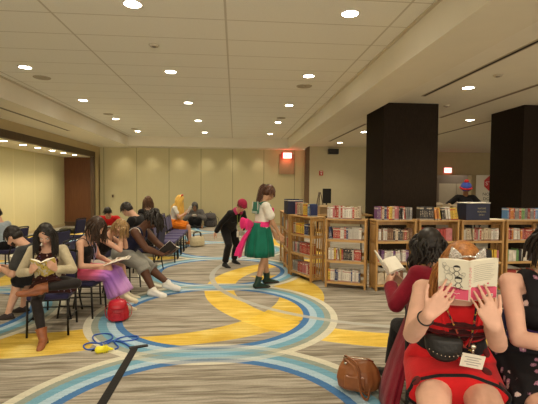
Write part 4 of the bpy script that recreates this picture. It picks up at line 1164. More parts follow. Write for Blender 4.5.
# ================= 3. blonde woman leaning face in hands
f = Fig(hip=(0, 0, .555), lean=30, hp=58, feet=[(.12, .46, .08), (-.10, .48, .08)], hands=[(.07, .44, 1.00), (-.06, .44, 1.00)], kpole=[(.1, 1, 1)] * 2,
        epole=[(.35, .1, -1), (-.35, .1, -1)], hdir=[(-.15, -.1, 1), (.15, -.1, 1)], hnorm=[(-.4, -.9, 0), (.4, -.9, 0)], curl=(.35, .35))
r = person('bent blonde woman resting her face in both hands, next to the long skirt', f, SK_LIGHT, (-1.88, 5.50), -90, .90)
top_garment('tank_top', f, r, M_BLKF, straps=.012, lo=-.04, inf=.008)
bottoms('shorts', f, r, mat('white_shorts', (.60, .55, .48), .8, .05, 10), .55)
shoes('sneaker', f, r, M_CRSN, M_SOLEW)
hair(f, r, H_BLONDE, .22, 160, 8, .009, spread=.12, wave=.25)
M = look(wpos(f, (.02, .44, .60)), f.mw.to_3x3() @ V((0, 1, .1)), f.mw.to_3x3() @ V((0, .1, -1)))
open_book('open book with pale pages in the lap of the bent blonde woman', M, .125, .18, .010, .12, M_NAVY)

# ================= 4. man in navy tank top reading
f = Fig(hip=(0, 0, .555), lean=37, hp=50, hy=0, fem=False, g=1.28, feet=[(.30, .56, .09), (.02, .74, .09)], hands=[(.08, .62, .56), (-.10, .66, .56)], kpole=[(.2, .6, 1)] * 2,
        epole=[(.7, -.5, -.6), (-.7, -.5, -.7)], hdir=[(-.5, .8, 0), (.5, .8, .1)], hnorm=[(-.4, .0, 1), (.4, .0, 1)], curl=(.6, .6))
r = person('man with black dreadlocks in navy tank top and grey shorts, hunched over a book', f, SK_DARK, (-1.62, 6.04), -98, .97)
top_garment('tank_top', f, r, M_NAVYT, straps=.034, lo=-.08, inf=.014)
for i, sx in ((0, 1), (1, -1)):
    b = B(); c = f.sh[i] - f.x * sx * .045; tube(b, [c + f.fr * .088 * math.cos(t) - f.s * .045 + f.s * .105 * math.sin(t) + f.x * sx * (.012) for t in [k * PI / 10 - .6 for k in range(14)]], .0075, 6, 0, None, .7)
    obj('armhole_trim', b, M_WHT, r)
bottoms('shorts', f, r, M_GREYS, 1.28, .022, .022)
shoes('sneaker', f, r, M_SNEAK, M_SOLEW, inf=.017, m_sock=M_WHT)
# dreadlocks
b = B(); rn = random.Random(4); ell(b, f.hp(0, -.015, .04), (.085, .100, .095), f.H, 14)
for k in range(120):
    az = rn.uniform(-PI, PI); el_ = rn.uniform(-.05, 1.4)
    p = V((math.sin(az) * math.cos(el_) * .085, -.015 + math.cos(az) * math.cos(el_) * .1, .04 + math.sin(el_) * .095))
    w_ = f.hp(*p); v = (f.H @ V((p.x * 8, (p.y + .015) * 7, .5))).normalized(); pts = [w_]
    for j in range(7):
        v = (v * .72 + V((rn.uniform(-.2, .2), rn.uniform(-.2, .2), -.42))).normalized(); w_ = w_ + v * .021; pts.append(w_)
    tube(b, pts, .013, 6, 0, [1, 1.05, 1, 1.05, 1, .95, .9, .6])
hh = obj('dreadlocks', b, H_BLACK, r)
M = look(wpos(f, (.03, .74, .60)), f.mw.to_3x3() @ V((-.1, .75, .65)), f.mw.to_3x3() @ V((.55, .45, -.6)))
open_book('dark covered open book in the hands of the man with dreadlocks', M, .14, .20, .012, .4, mat('dark_cover', (.02, .018, .02), .35))

# ================= 5. man in charcoal tee at far left
f = Fig(hip=(0, 0, .555), lean=47, hp=44, fem=False, g=1.05, feet=[(.16, .46, .08), (-.13, .50, .08)], hands=[(.02, .56, .62), (-.10, .58, .62)], kpole=[(.2, .8, 1)] * 2,
        epole=[(.7, -.5, -.6), (-.7, -.5, -.7)], hdir=[(-.4, .8, -.2), (.4, .8, -.2)], curl=(.9, .9))
r = person('man in charcoal t-shirt and black shorts bending forward at the left edge', f, SK_LIGHT, (-2.10, 4.92), 92, .92)
top_garment('t_shirt', f, r, M_GREYT, .62, lo=-.08, inf=.016, sflare=.012)
bottoms('shorts', f, r, M_BLKF, 1.1, .022, .02)
shoes('flip_flop', f, r, mat('dark_strap', (.03, .02, .02), .6), M_SOLE, inf=-.004)
hair(f, r, H_BLACK, .07, 170, 12, .008, front=.05)
b = B()
for k in range(26):
    a = (k / 25 - .5) * 2.6; tube(b, [f.hp(.062 * math.sin(a), .015 + .058 * math.cos(a), -.05), f.hp(.055 * math.sin(a), .02 + .055 * math.cos(a), -.10)], .008, 6)
obj('beard', b, H_DBROWN, r)
b = B(); ell(b, f.tor(.36, -.118), (.05, .006, .035), Matrix((f.x, f.fr, f.s)).transposed()); obj('shirt_print', b, mat('pale_print', (.5, .5, .48), .8), r)

# ================= 6. head further left behind
f = Fig(hip=(0, 0, .555), lean=18, hp=25, fem=False, feet=[(.13, .46, .08), (-.13, .46, .08)], hands=[(.08, .40, .66), (-.08, .40, .66)], kpole=[(.2, .8, 1)] * 2, epole=[(.7, -.5, -.6), (-.7, -.5, -.7)])
r = person('black-haired person farthest left, only the head above the man in charcoal', f, SK_LIGHT, (-3.90, 7.3), 80, .87, vox=.012)
top_garment('shirt', f, r, fabric('pale_blue_shirt', (.35, .42, .48), .1), 1.0, lo=-.08); bottoms('trousers', f, r, M_BLKF, 1.9); shoes('shoe', f, r, M_BLACK, M_SOLE); hair(f, r, H_BLACK, .10, 130, 2, .009)

# ================= 7. man in black tee, back
f = Fig(hip=(0, 0, .555), lean=27, side=-4, hp=50, fem=False, g=1.18, feet=[(.16, .46, .08), (-.16, .46, .08)], hands=[(.12, .50, .66), (-.08, .50, .66)], kpole=[(.2, .8, 1)] * 2, epole=[(.8, -.5, -.6), (-.8, -.5, -.7)])
r = person('man in black t-shirt with short black hair leaning left, behind the blonde woman', f, SK_LIGHT, (-1.55, 7.35), 80, 1.0, vox=.011)
top_garment('t_shirt', f, r, M_BLKF, .75, lo=-.08, inf=.016); bottoms('trousers', f, r, M_BLKF, 1.9); shoes('shoe', f, r, M_BLACK, M_SOLE); hair(f, r, H_BLACK, .07, 150, 21, .009)

# ================= 8. red shirt reader
f = Fig(hip=(0, 0, .555), lean=35, hp=55, fem=False, feet=[(.13, .46, .08), (-.13, .46, .08)], hands=[(.14, .46, .68), (-.14, .46, .68)], kpole=[(.2, .8, 1)] * 2, epole=[(1, -.2, -.3), (-1, -.2, -.3)])
r = person('person in red t-shirt with a yellow star, head bowed toward the viewer', f, SK_TAN, (-2.78, 9.3), 190, .90, vox=.012)
top_garment('t_shirt', f, r, fabric('red_tee', (.50, .015, .015), .1), .7, lo=-.08, inf=.016); bottoms('trousers', f, r, M_BLKF, 1.9); shoes('shoe', f, r, M_BLACK, M_SOLE); hair(f, r, H_BLACK, .05, 130, 22, .009)
b = B(); P5 = []
for k in range(10):
    a = k * PI / 5; q = .085 if k % 2 == 0 else .036; P5.append(f.tor(.24, .128) + f.x * q * math.sin(a) + f.s * q * math.cos(a))
A = [b.verts.new(p) for p in P5]; A2 = [b.verts.new(p + f.fr * .006) for p in P5]; bridge(b, A, A2, 0, False); cap(b, A, True); cap(b, A2)
obj('star_print', b, mat('star_yellow', (.75, .45, .04), .8), r)
M = look(wpos(f, (0, .50, .70)), f.mw.to_3x3() @ V((0, 1, .2)), f.mw.to_3x3() @ V((0, .2, -1)))
open_book('open book in front of the person in the red t-shirt', M, .12, .18, .008, .2, M_NAVY)

# ================= 9. brown-haired person facing away
f = Fig(hip=(0, 0, .555), lean=5, hp=20, feet=[(.12, .44, .08), (-.12, .44, .08)], hands=[(.08, .36, .72), (-.08, .36, .72)], kpole=[(.2, .8, 1)] * 2, epole=[(.7, -.5, -.6), (-.7, -.5, -.7)])
r = person('long brown-haired person in dark top facing away, behind the dreadlocks', f, SK_LIGHT, (-1.90, 9.15), 20, .97, vox=.012)
top_garment('shirt', f, r, M_BLKF, 1.7, lo=-.08, inf=.018); bottoms('trousers', f, r, M_BLKF, 1.9); shoes('shoe', f, r, M_BLACK, M_SOLE)
hair(f, r, H_BROWN, .34, 150, 30, .012, spread=.05)

# ================= 10. orange costume with yellow wig
f = Fig(hip=(0, 0, .555), lean=10, hp=32, feet=[(.10, .44, .08), (-.08, .46, .08)], hands=[(.10, .36, .86), (-.08, .38, .88)], kpole=[(.2, .8, 1)] * 2, epole=[(.7, -.3, -.8), (-.7, -.3, -.8)])
r = person('person in long yellow wig, white top and orange skirt reading at the row end', f, SK_LIGHT, (-1.62, 10.80), -92, .98, vox=.012)
top_garment('sailor_top', f, r, M_WHT, .5, lo=.0, inf=.014)
seated_skirt('pleated_skirt', f, r, M_ORNG, .95, .05, 16, .012, 3)
shoes('shoe', f, r, M_ORNG, M_SOLEW)
hair(f, r, H_YELLOW, .62, 170, 33, .014, spread=.15)
b = B()
for s in (-1, 1): ell(b, f.hp(.045 * s, -.02, .145), (.05, .022, .032), f.H @ Matrix.Rotation(.4 * s, 3, 'Y'))
ell(b, f.hp(0, -.02, .14), (.016, .02, .02), f.H); obj('hair_bow', b, mat('bow_red', (.6, .02, .02), .6), r, voxel=.008)
M = look(wpos(f, (0, .46, .92)), f.mw.to_3x3() @ V((0, .45, .9)), f.mw.to_3x3() @ V((0, .9, -.4)))
open_book('open white book held up by the person in the yellow wig', M, .14, .20, .008, .35, M_WHITE)

# ================= 11. grey hoodie on the floor
f = Fig(hip=(0, 0, .13), lean=22, hp=42, fem=False, g=1.1, feet=[(-.20, .30, .08), (.20, .34, .10)], hands=[(.10, .36, .40), (-.10, .36, .40)], kpole=[(1, .6, .7), (-1, .6, .7)], epole=[(1, -.2, -.6), (-1, -.2, -.6)])
r = person('person in grey hoodie sitting cross-legged on the floor at the back wall', f, SK_MID, (-1.46, 15.3), 180, 1.12, vox=.013)
top_garment('hoodie', f, r, M_HOOD, 1.85, lo=-.08, inf=.035); bottoms('trousers', f, r, M_BLKF, 1.95, .02); shoes('shoe', f, r, M_BLACK, M_SOLE, ((.8, .5, 0), (-.8, .5, 0)))
b = B(); ell(b, f.hp(0, -.035, .03), (.105, .105, .125), f.H, 16); ell(b, f.hp(0, -.05, -.08), (.11, .09, .08), f.H, 14); obj('hood', b, M_HOOD, r, voxel=.012)
hair(f, r, H_BLACK, .05, 60, 40, .008)
b = B(); box(b, wpos(f, (0, .40, .42)), (.14, .02, .09), Matrix.Rotation(.6, 3, 'X'), .004); t = obj('handheld_console', b, M_WHITE); tag(t, 'pale handheld device held by the person in grey hoodie', 'device')

# ================= 12. bending figure with berry beanie
f = Fig(hip=(0, 0, .82), lean=42, hp=46, hy=0, feet=[(.17, .12, .085), (-.24, -.10, .085)], hands=[(.30, -.06, .70), (-.12, .34, .80)], kpole=[(.1, 1, .2)] * 2,
        epole=[(.9, -.8, .2), (-.8, -.4, -.6)], curl=(.6, .8))
r = person('stooping person in black suit and berry red beanie beside the girl in green', f, SK_LIGHT, (-.13, 7.86), 218, .90)
top_garment('jacket', f, r, M_BLKF, 1.85, lo=-.12, inf=.022, sflare=.008, hem_flare=.02)
bottoms('trousers', f, r, M_BLKF, 1.93, .02, .012)
shoes('shoe', f, r, M_BLACK, M_SOLE)
hair(f, r, H_AUBURN, .10, 110, 50, .009)
b = B(); ell(b, f.hp(0, -.022, .055), (.096, .112, .098), f.H, 18)
for k in range(26):
    a = k * 2 * PI / 26; rc(b, f.hp(.092 * math.sin(a), -.018 + .108 * math.cos(a), .030), f.hp(.092 * math.sin(a), -.018 + .108 * math.cos(a), .060), .011, .011, 6)
obj('beanie', b, M_BERRY, r)
b = B(); tube(b, spline([f.tor(.47, .08) + f.x * .05, f.tor(.50, .0) + f.x * .085, f.tor(.48, -.085), f.tor(.50, .0) - f.x * .085, f.tor(.47, .08) - f.x * .05], 5), .032, 8); tube(b, [f.tor(.46, -.08) + f.x * .05, f.tor(.30, -.12) + f.x * .06], .035, 8, 0, None, .5); obj('scarf', b, M_MAGH, r, voxel=.011)
lny = strand('lanyard', f, r, [f.tor(.46, .09) + f.x * .05, f.tor(.40, .13) + f.x * .035, f.tor(.30, .15) + V((0, .05, -.22)), f.tor(.40, .13) - f.x * .035, f.tor(.46, .09) - f.x * .05], .006, mat('lanyard_green', (.25, .36, .08), .6))
p = f.tor(.30, .15) + V((0, .05, -.24))
b = B(); box(b, p, (.085, .03, .12), None, .004); obj('badge', b, M_WHITE, r)
b = B(); c = wpos(f, p + V((-.03, .07, .02))); box(b, (0, 0, 0), (.12, .05, .08), None, .01); cone(b, (0, .0, 0), (0, -.07, 0), .032, .028, 18); box(b, (.02, 0, .048), (.04, .03, .02), None, .004)
t = obj('camera', b, mat('camera_silver', (.45, .43, .40), .3, metal=.4), None, c, math.radians(218)); tag(t, 'small silver camera at the chest of the stooping person in beanie', 'camera')

# ================= 13. girl in green sailor costume
f = Fig(hip=(0, 0, .885), lean=2, hp=38, feet=[(.11, -.10, .09), (-.13, .16, .09)], hands=[(.16, .28, .80), (-.10, .30, .80)], kpole=[(.0, 1, .1)] * 2,
        epole=[(.6, -1, -.3), (-.6, -1, -.3)], hdir=[(0, .5, -1), (0, .5, -1)], curl=(.6, .6))
r = person('girl in green sailor skirt, white blouse and magenta bow standing before the shelves', f, SK_TAN, (.40, 6.16), -72, .945)
top_garment('blouse', f, r, M_WHT, .55, lo=.02, inf=.014, sflare=.03)
b = B()  # flared skirt
st = [];
for z, a in ((1.04, .135), (1.00, .140), (.94, .17), (.84, .20), (.72, .225), (.60, .24), (.50, .24)): st.append((V((0, -.01 - (1.04 - z) * .03, z)), V((1, 0, 0)), V((0, 1, 0)), a, a * .98))
st += [(V((0, -.025, .505)), V((1, 0, 0)), V((0, 1, 0)), .228, .223), (V((0, -.02, .75)), V((1, 0, 0)), V((0, 1, 0)), .19, .19)]
loft(b, st, 96, True, fn=lambda k, t: 1 + .075 * min(1, k / 5) * (math.sin(t * 9 + .5) * .7 + math.sin(t * 17) * .3) if k < 8 else 1 + .06 * math.sin(t * 9 + .5))
obj('flared_skirt', b, M_GRN, r)
b = B(); torso(b, f, .024, .09, .17); obj('waist_sash', b, M_PINKR, r)
b = B()  # sailor collar: back flap over shoulders
for sx in (-1, 1):
    tube(b, spline([f.tor(.33, .12) + f.x * .01 * sx, f.tor(.42, .10) + f.x * .07 * sx, f.tor(.475, .0) + f.x * .10 * sx, f.tor(.45, -.08) + f.x * .11 * sx], 5), .030, 10, 0, None, .45)
mm = Matrix((f.x, f.fr, f.s)).transposed()
box(b, f.tor(.385, -.112), (.27, .022, .19), mm @ Matrix.Rotation(-.08, 3, 'X'), .008)
co = obj('sailor_collar', b, M_GRN, r, voxel=.008, smooth=1)
for k, q in enumerate((.305, .325)):
    b = B(); box(b, f.tor(q, -.127), (.25, .006, .008), mm); 
    for sx in (-1, 1): box(b, f.tor(q + .08, -.122) + f.x * sx * (.126 - .02 * k), (.008, .006, .17), mm)
    obj('collar_stripe', b, M_WHT, co)
b = B()
for sx in (-1, 1):
    loft(b, [(f.tor(.33, .135) + f.x * .01 * sx, f.s, f.fr, .014, .014), (f.tor(.345, .15) + f.x * .05 * sx, f.s, f.fr, .035, .02), (f.tor(.35, .15) + f.x * .10 * sx, f.s, f.fr, .055, .022), (f.tor(.35, .14) + f.x * .125 * sx, f.s, f.fr, .045, .01)], 16)
    tube(b, [f.tor(.32, .14), f.tor(.22, .16) + f.x * .04 * sx, f.tor(.12, .15) + f.x * .06 * sx], .022, 8, 0, None, .4)
obj('chest_bow', b, M_PINKR, r, voxel=.008)
b = B()  # big bow at the back of the waist
fx_ = f.x
for sx in (-1, 1):
    f.x = (fx_ + f.fr * (-.9 * sx)).normalized()
    loft(b, [(f.tor(.12, -.13) + f.x * .01 * sx, f.s, f.fr, .02, .02), (f.tor(.13, -.17) + f.x * .07 * sx, f.s, f.fr, .065, .035), (f.tor(.13, -.19) + f.x * .15 * sx, f.s, f.fr, .10, .04), (f.tor(.12, -.18) + f.x * .19 * sx, f.s, f.fr, .085, .015)], 18)
    loft(b, [(f.tor(.10, -.14) + f.x * .01 * sx, f.x, f.fr, .02, .015), (f.tor(-.08, -.23) + f.x * .05 * sx, f.x, f.fr, .045, .014), (f.tor(-.28, -.29) + f.x * .08 * sx, f.x, f.fr, .062, .012), (f.tor(-.40, -.31) + f.x * .09 * sx, f.x, f.fr, .066, .010)], 16)
f.x = fx_
ell(b, f.tor(.12, -.15), (.035, .03, .04)); obj('waist_bow', b, M_PINKR, r, voxel=.009)
for i in (0, 1):
    b = B(); k = (f.kn[i] - f.an[i]).normalized(); foot_prims(b, f, i, .010); cone(b, f.an[i] - k * .01, f.an[i] + k * .09, .050, .056, 16)
    bo = obj('ankle_boot', b, M_GBOOT, r, voxel=.008)
    b = B(); box(b, f.an[i] + V((0, .075, -.088 + .015)), (.09, .27, .024), None, .008); obj('sole', b, M_SOLE, bo)
    b = B(); cone(b, f.an[i] + k * .085, f.an[i] + k * .10, .058, .058, 16); obj('boot_cuff', b, M_GBOOT, bo)
hair(f, r, H_BROWN if False else hairmat('hair_reddish_brown', (.035, .012, .006), (.13, .05, .022)), .12, 150, 60, .009, front=.05, ponytail=[(0, -.09, .07), (0, -.135, .06), (0, -.135, -.02), (0, -.09, -.12), (0, -.05, -.20)])
b = B(); tube(b, spline([f.hp(0, -.115, .09), f.hp(.025, -.115, .07), f.hp(0, -.115, .05), f.hp(-.025, -.115, .07)], 4, True), .008, 6); obj('hair_tie', b, M_GRN, r)

# ================= 14. person in knitted hat beyond the pillars
f = Fig(hip=(0, 0, .86), lean=6, hp=18, fem=False, g=1.05, hands=[(.34, .26, 1.02), (-.28, .30, 1.02)], kpole=[(0, 1, .2)] * 2, epole=[(1, -.5, -.6), (-1, -.5, -.6)])
r = person('person in a blue and red knitted pompom hat between the two pillars', f, SK_MID, (6.02, 10.2), 160, 1.0, vox=.012)
top_garment('jacket', f, r, M_BLKF, 1.0, lo=-.12, inf=.025); bottoms('trousers', f, r, M_BLKF, 1.95, .02); shoes('shoe', f, r, M_BLACK, M_SOLE)
b = B()
for i in (0, 1): rc(b, f.el[i], f.el[i].lerp(f.wr[i], .85), .06, .05, 12)
obj('tan_sleeves', b, fabric('tan_sleeve', (.45, .32, .18), .1), r, voxel=.012)
b = B(); ell(b, f.hp(0, -.02, .06), (.135, .145, .130), f.H, 18); ht = obj('knitted_hat', b, fabric('blue_knit', (.06, .10, .42), .15, 60, .5), r)
b = B(); tube(b, spline([f.hp(.132 * math.sin(a), -.02 + .142 * math.cos(a), .035) for a in [k * PI / 6 for k in range(12)]], 2, True), .026, 8); obj('hat_brim', b, fabric('red_knit', (.55, .03, .03), .15, 60, .5), ht)
b = B(); ell(b, f.hp(0, -.03, .20), (.06, .06, .055)); obj('pompom', b, MATS['red_knit'], ht)
hair(f, r, H_BLACK, .10, 60, 55, .01)

# ================= 15. crimson cardigan, facing away
f = Fig(hip=(0, 0, .555), lean=10, side=4, hp=30, hy=10, feet=[(.10, .44, .08), (-.10, .46, .08)], hands=[(-.06, .32, .84), (-.22, .30, .86)], kpole=[(.2, .8, 1)] * 2, epole=[(.7, -.3, -.8), (-.7, -.3, -.8)],
        hdir=[(-.3, .8, .5), (.3, .8, .5)])
r = person('dark wavy-haired person in a long crimson cardigan facing away with a book', f, SK_LIGHT, (1.43, 2.72), 14, .92, vox=.009)
top_garment('cardigan', f, r, M_CRIM, 1.86, lo=-.1, inf=.026, sflare=.008)
bottoms('trousers', f, r, M_BLKF, 1.9); shoes('shoe', f, r, M_BLACK, M_SOLE)
b = B()  # tails of the cardigan  hanging behind and beside the seat
def tail(b, c0, xa, ya, w0, w1, z0, z1, ph, dx=0):
    st = []
    for k in range(9):
        q = k / 8; st.append((V((c0[0] + dx * q + ya.x * .05 * math.sin(q * 2) , c0[1] + ya.y * .05 * math.sin(q * 2), z0 + (z1 - z0) * q)), xa, ya, w0 + (w1 - w0) * q, .03 + .02 * q))
    loft(b, st, 56, True, fn=lambda k, t: 1 + .10 * (k / 8) * math.sin(t * 9 + ph + k * .25) + .06 * math.sin(t * 5 + ph + k * .4))
tail(b, (-.13, .03), V((.5, 1, 0)).normalized(), V((-1, .5, 0)).normalized(), .14, .26, .86, .03, .5, -.24)
tail(b, (.19, .02), V((0, 1, 0)), V((1, 0, 0)), .14, .18, .62, .06, 1.5)
tail(b, (0, -.20), V((1, 0, 0)), V((0, -1, 0)), .18, .19, .66, .34, 2.0)
obj('cardigan_tails', b, M_CRIM, r)
hair(f, r, H_BLACK, .33, 240, 71, .014, spread=.30, wave=.50, cap_inf=.022)
b = B(); rn = random.Random(9)
for k in range(46):   # lighter brown ends
    a = rn.uniform(-2.6, 2.6); p0 = f.hc + V((.12 * math.sin(a), -.05 - .09 * math.cos(a), -.12)); pts = [p0]
    for j in range(5): pts.append(pts[-1] + V((.012 * math.sin(j * 1.9 + k), .010 * math.cos(j * 2.1 + k), -.030)))
    tube(b, pts, .009, 6, 0, [.6, 1, 1, .9, .8, .4])
hh = obj('hair_ends', b, hairmat('hair_light_brown_ends', (.10, .045, .015), (.30, .15, .05)), r); hh['label'] = 'lighter brown curled hair ends'
M = look(wpos(f, (-.17, .46, .96)), f.mw.to_3x3() @ V((.25, 1, .35)), f.mw.to_3x3() @ V((-.25, .3, -1)))
open_book('open white book held out left of the crimson cardigan', M, .13, .19, .008, .75, M_WHITE, M_PAPER)

# ================= 16. woman in red dress, reading behind a manga
f = Fig(hip=(0, 0, .555), lean=8, hp=42, hy=0, g=1.24, sw=.152, head_off=(0, .01, -.05), feet=[(.17, .46, .08), (-.15, .46, .08)], kpole=[(.15, 1, 1)] * 2,
        hands=[(.205, .458, .960), (-.065, .465, .930)], epole=[(.35, -.1, -1), (-.25, .0, -1)],
        hdir=[(-.62, .06, .78), (.42, .08, .9)], hnorm=[(0, -1, .05), (.1, -1, .05)], curl=(.30, .22))
r = person('woman in red dress with ginger hair hiding her face behind an open manga', f, SK_PALE, (1.17, 2.10), 165, 1.0, vox=.006, hs=1.02)
top_garment('dress_bodice', f, r, M_REDD, straps=.020, lo=-.05, inf=.010, vox=.008)
SK16 = seated_skirt('dress_skirt', f, r, M_REDD, .62, .020, 6, .004, 5)
# hem trim follows the last ring of the skirt
_v = SK16.data.vertices; _n = 72
hr_ = [v.co.copy() for v in list(_v)[-72:]]
b = B(); tube(b, hr_ + [hr_[0]], .008, 8); obj('hem_trim', b, M_BLKF, r)
def belt(name, t0, t1, inf, m, n=40):
    b = B(); torso(b, f, inf, t0, t1, 1, n); return obj(name, b, m, r)
belt('waist_cincher', .07, .20, .018, M_BLKF)
for t_ in (.225, .265, .305):
    belt('chest_strap', t_, t_ + .014, .030 + (t_ > .24) * .03, fabric('dark_red_strap', (.07, .006, .008), .1))
for sx in (-1, 1):
    b = B(); tube(b, spline([f.tor(.18, .13) + f.x * .03 * sx, f.tor(.27, .165) + f.x * .06 * sx, f.tor(.34, .16) + f.x * .085 * sx, f.tor(.42, .09) + f.x * .095 * sx], 5), .011, 8, 0, None, .5); obj('shoulder_strap', b, M_REDD, r)
# waist pouch with studs
b = B(); pc = V((.085, .235, .745))
loft(b, [(pc + V((0, 0, z)), V((1, -.25, 0)).normalized(), V((.25, 1, 0)).normalized(), a_, c_) for z, a_, c_ in ((-.075, .03, .02), (-.06, .06, .03), (-.02, .085, .038), (.035, .09, .034), (.052, .075, .018))], 24)
po = obj('belt_pouch', b, mat('black_leather', (.012, .011, .011), .4, .1, 20, .2, 60), r, voxel=.007)
for k in range(9):
    q = (k - 4) / 4; b = B(); ell(b, pc + V((.07 * q, .042 - .02 * q, -.035 + .022 * q * q)), (.0035, .0035, .0035), None, 8); obj('stud', b, M_BUCK, po)
b = B(); torso(b, f, .030, .085, .105, 1, 40); obj('belt', b, MATS['black_leather'], r)
from mathutils.bvhtree import BVHTree
skb = bmesh.new(); skb.from_mesh(SK16.data); bvh = BVHTree.FromBMesh(skb)
for q in (V((-.17, .22, .72)), V((-.20, .13, .70)), V((-.24, .26, .62)), V((.24, .30, .60))):
    loc_, nr, ix_, ds_ = bvh.find_nearest(q)
    b = B(); xx, yy, zz = frame(nr); ell(b, loc_, (.032, .026, .006), Matrix((xx, yy, nr)).transposed(), 14); obj('skirt_spot', b, M_SPOT, r)
# lanyard and badge
M_LAN = NB('lanyard_print', .6, .3); v_ = M_LAN.voro(70); M_LAN = M_LAN.done(M_LAN.mix(M_LAN.f('GREATER_THAN', M_LAN.noise(50, 2), .5), (.02, .02, .04), M_LAN.mix(M_LAN.f('GREATER_THAN', M_LAN.noise(33, 2), .5), (.6, .42, .06), (.45, .08, .05))))
bp = f.tor(.16, .20) + f.x * -.045 + V((0, .03, 0))
b = B(); lp = [f.tor(.40, .135) + f.x * .07, f.tor(.31, .178) + f.x * .03, f.tor(.21, .185) - f.x * .02, bp + V((0, 0, .055)), f.tor(.21, .187) - f.x * .04, f.tor(.31, .178) - f.x * .055, f.tor(.40, .135) - f.x * .075]
tube(b, spline(lp, 6), .0075, 8, 0, None, .35); obj('lanyard', b, M_LAN, r)
b = B(); box(b, bp, (.105, .004, .075), Matrix.Rotation(-.12, 3, 'Y') @ Matrix.Rotation(-.25, 3, 'X'), .001); bd = obj('badge', b, M_PAPER, r)
b = B()
for k in range(4): box(b, bp + V((0, .0045 + .006 * (k - 1.5) * .5 * -.0, .02 - k * .013)) + V((0, .0 + (.02 - k * .013) * .25, 0)), (.075 - .02 * (k % 2), .0015, .0035), Matrix.Rotation(-.12, 3, 'Y'))
obj('badge_print', b, mat('badge_grey_print', (.35, .33, .30), .6), bd)
b = B(); cone(b, bp + V((0, .004, .04)), bp + V((0, .004, .065)), .007, .007, 8); ell(b, bp + V((0, .012, .075)), (.014, .008, .014)); obj('badge_clip', b, M_BUCK, bd)
# wrist band
b = B(); d = (f.wr[0] - f.el[0]).normalized(); q = f.el[0].lerp(f.wr[0], .84); x_, y_, _ = frame(d); tube(b, [q + (x_ * math.cos(t) + y_ * math.sin(t)) * .034 for t in [k * PI / 12 for k in range(25)]], .0035, 6); obj('wrist_band', b, M_BLACK, r)
hair(f, r, H_GINGER, .27, 260, 80, .012, front=.06, spread=.20, wave=.10, cap_inf=.012)
# sequin cat ears on a headband
M_SEQ = mat('silver_sequins', (.72, .70, .66), .2, .35, 160, .8, 260, metal=.85)
b = B(); tube(b, [f.hp(.094 * math.sin(t), .02, .040 + .100 * math.cos(t)) for t in [-1.4 + k * .14 for k in range(21)]], .005, 6); hb = obj('headband', b, M_SEQ, r)
for sx in (-1, 1):
    b = B(); c = f.hp(.052 * sx, .02, .118); A0 = f.H @ V((1, 0, -.45 * sx)).normalized(); U = (f.H @ V((.45 * sx, 0, .4)) + V((0, -.1, 1))).normalized(); F_ = f.H @ V((0, 1, 0))
    loft(b, [(c, A0, F_, .030, .010), (c + U * .020, A0, F_, .028, .011), (c + U * .042, A0, F_, .016, .008), (c + U * .060, A0, F_, .004, .003)], 16); obj('cat_ear', b, M_SEQ, hb)
# her manga, with drawn cover
M3 = f.mw.to_3x3()
M = look(wpos(f, (.040, .47, 1.120)), M3 @ V((.05, .20, 1)), M3 @ V((.0, 1, -.20)))
M_CV = mat('manga_cover_cream', (.66, .62, .50), .45, .02, 10)
bk, cv = open_book('open cream and pink manga covering the face of the woman in red', M, .125, .180, .010, .30, M_CV)
M_PK = mat('manga_pink', (.62, .085, .16), .45); M_INK = mat('ink_black', (.02, .018, .018), .5); M_INKG = mat('ink_grey', (.30, .28, .24), .6)
ca, sa = math.cos(.30), math.sin(.30)
def cover_pt(u, v, side, off=.0026):   # u 0..1 from spine outwards, v height in m
    return V((side * (u * .125 * ca + off * sa), -u * .125 * sa + off * ca, v))
def cover_shape(name, side, poly, m, off=.0024):
    b = B(); A = [b.verts.new(cover_pt(u, v, side, off)) for u, v in poly]; A2 = [b.verts.new(cover_pt(u, v, side, off - .0009)) for u, v in poly]
    bridge(b, A, A2, 0, False); b.faces.new(A); b.faces.new(A2[::-1]); bmesh.ops.triangulate(b, faces=[q for q in b.faces if len(q.verts) > 4]); return obj(name, b, m, cv)
for side in (1, -1):   # cover faces +Y; seen from there local +X lies left
    top = [(k / 12 * .995, -.042 + .006 * math.sin(k * 1.9 + side) + (.012 * (1 - k / 12) if side < 0 else .006 * k / 12)) for k in range(13)]
    cover_shape('pink_wave', side, top + [(.995, -.0895), (0, -.0895)], M_PK)
def ink(name, side, pts, r=.0009, m=None):
    b = B(); tube(b, [cover_pt(u, v, side, .0030) for u, v in pts], r, 5); return obj(name, b, m or M_INK, cv)
def circ(cu, cv_, ru, rv, n=14, a0=0, a1=2 * PI): return [(cu + ru * math.cos(a0 + (a1 - a0) * k / n), cv_ + rv * math.sin(a0 + (a1 - a0) * k / n)) for k in range(n + 1)]
b = B()
for (cu, cz, R) in ((.42, .055, .013), (.36, .002, .014)):   # two simple drawn figures
    for pts in (circ(cu, cz, R / .125, R), circ(cu, cz - R * 1.9, R * .8 / .125, R * .9), [(cu - .06, cz - R * 1.5), (cu - .15, cz - R * 2.4)], [(cu + .06, cz - R * 1.5), (cu + .15, cz - R * 2.2)],
                [(cu - .04, cz - R * 2.7), (cu - .05, cz - R * 3.4)], [(cu + .04, cz - R * 2.7), (cu + .05, cz - R * 3.4)]):
        tube(b, [cover_pt(u, v, 1, .0030) for u, v in pts], .0010, 5)
    poly = circ(cu, cz + R * .35, R * 1.08 / .125, R * .8, 12, 0, PI)
    A = [b.verts.new(cover_pt(u, v, 1, .0034)) for u, v in poly]; b.faces.new(A)
obj('drawn_figures', b, M_INK, cv)
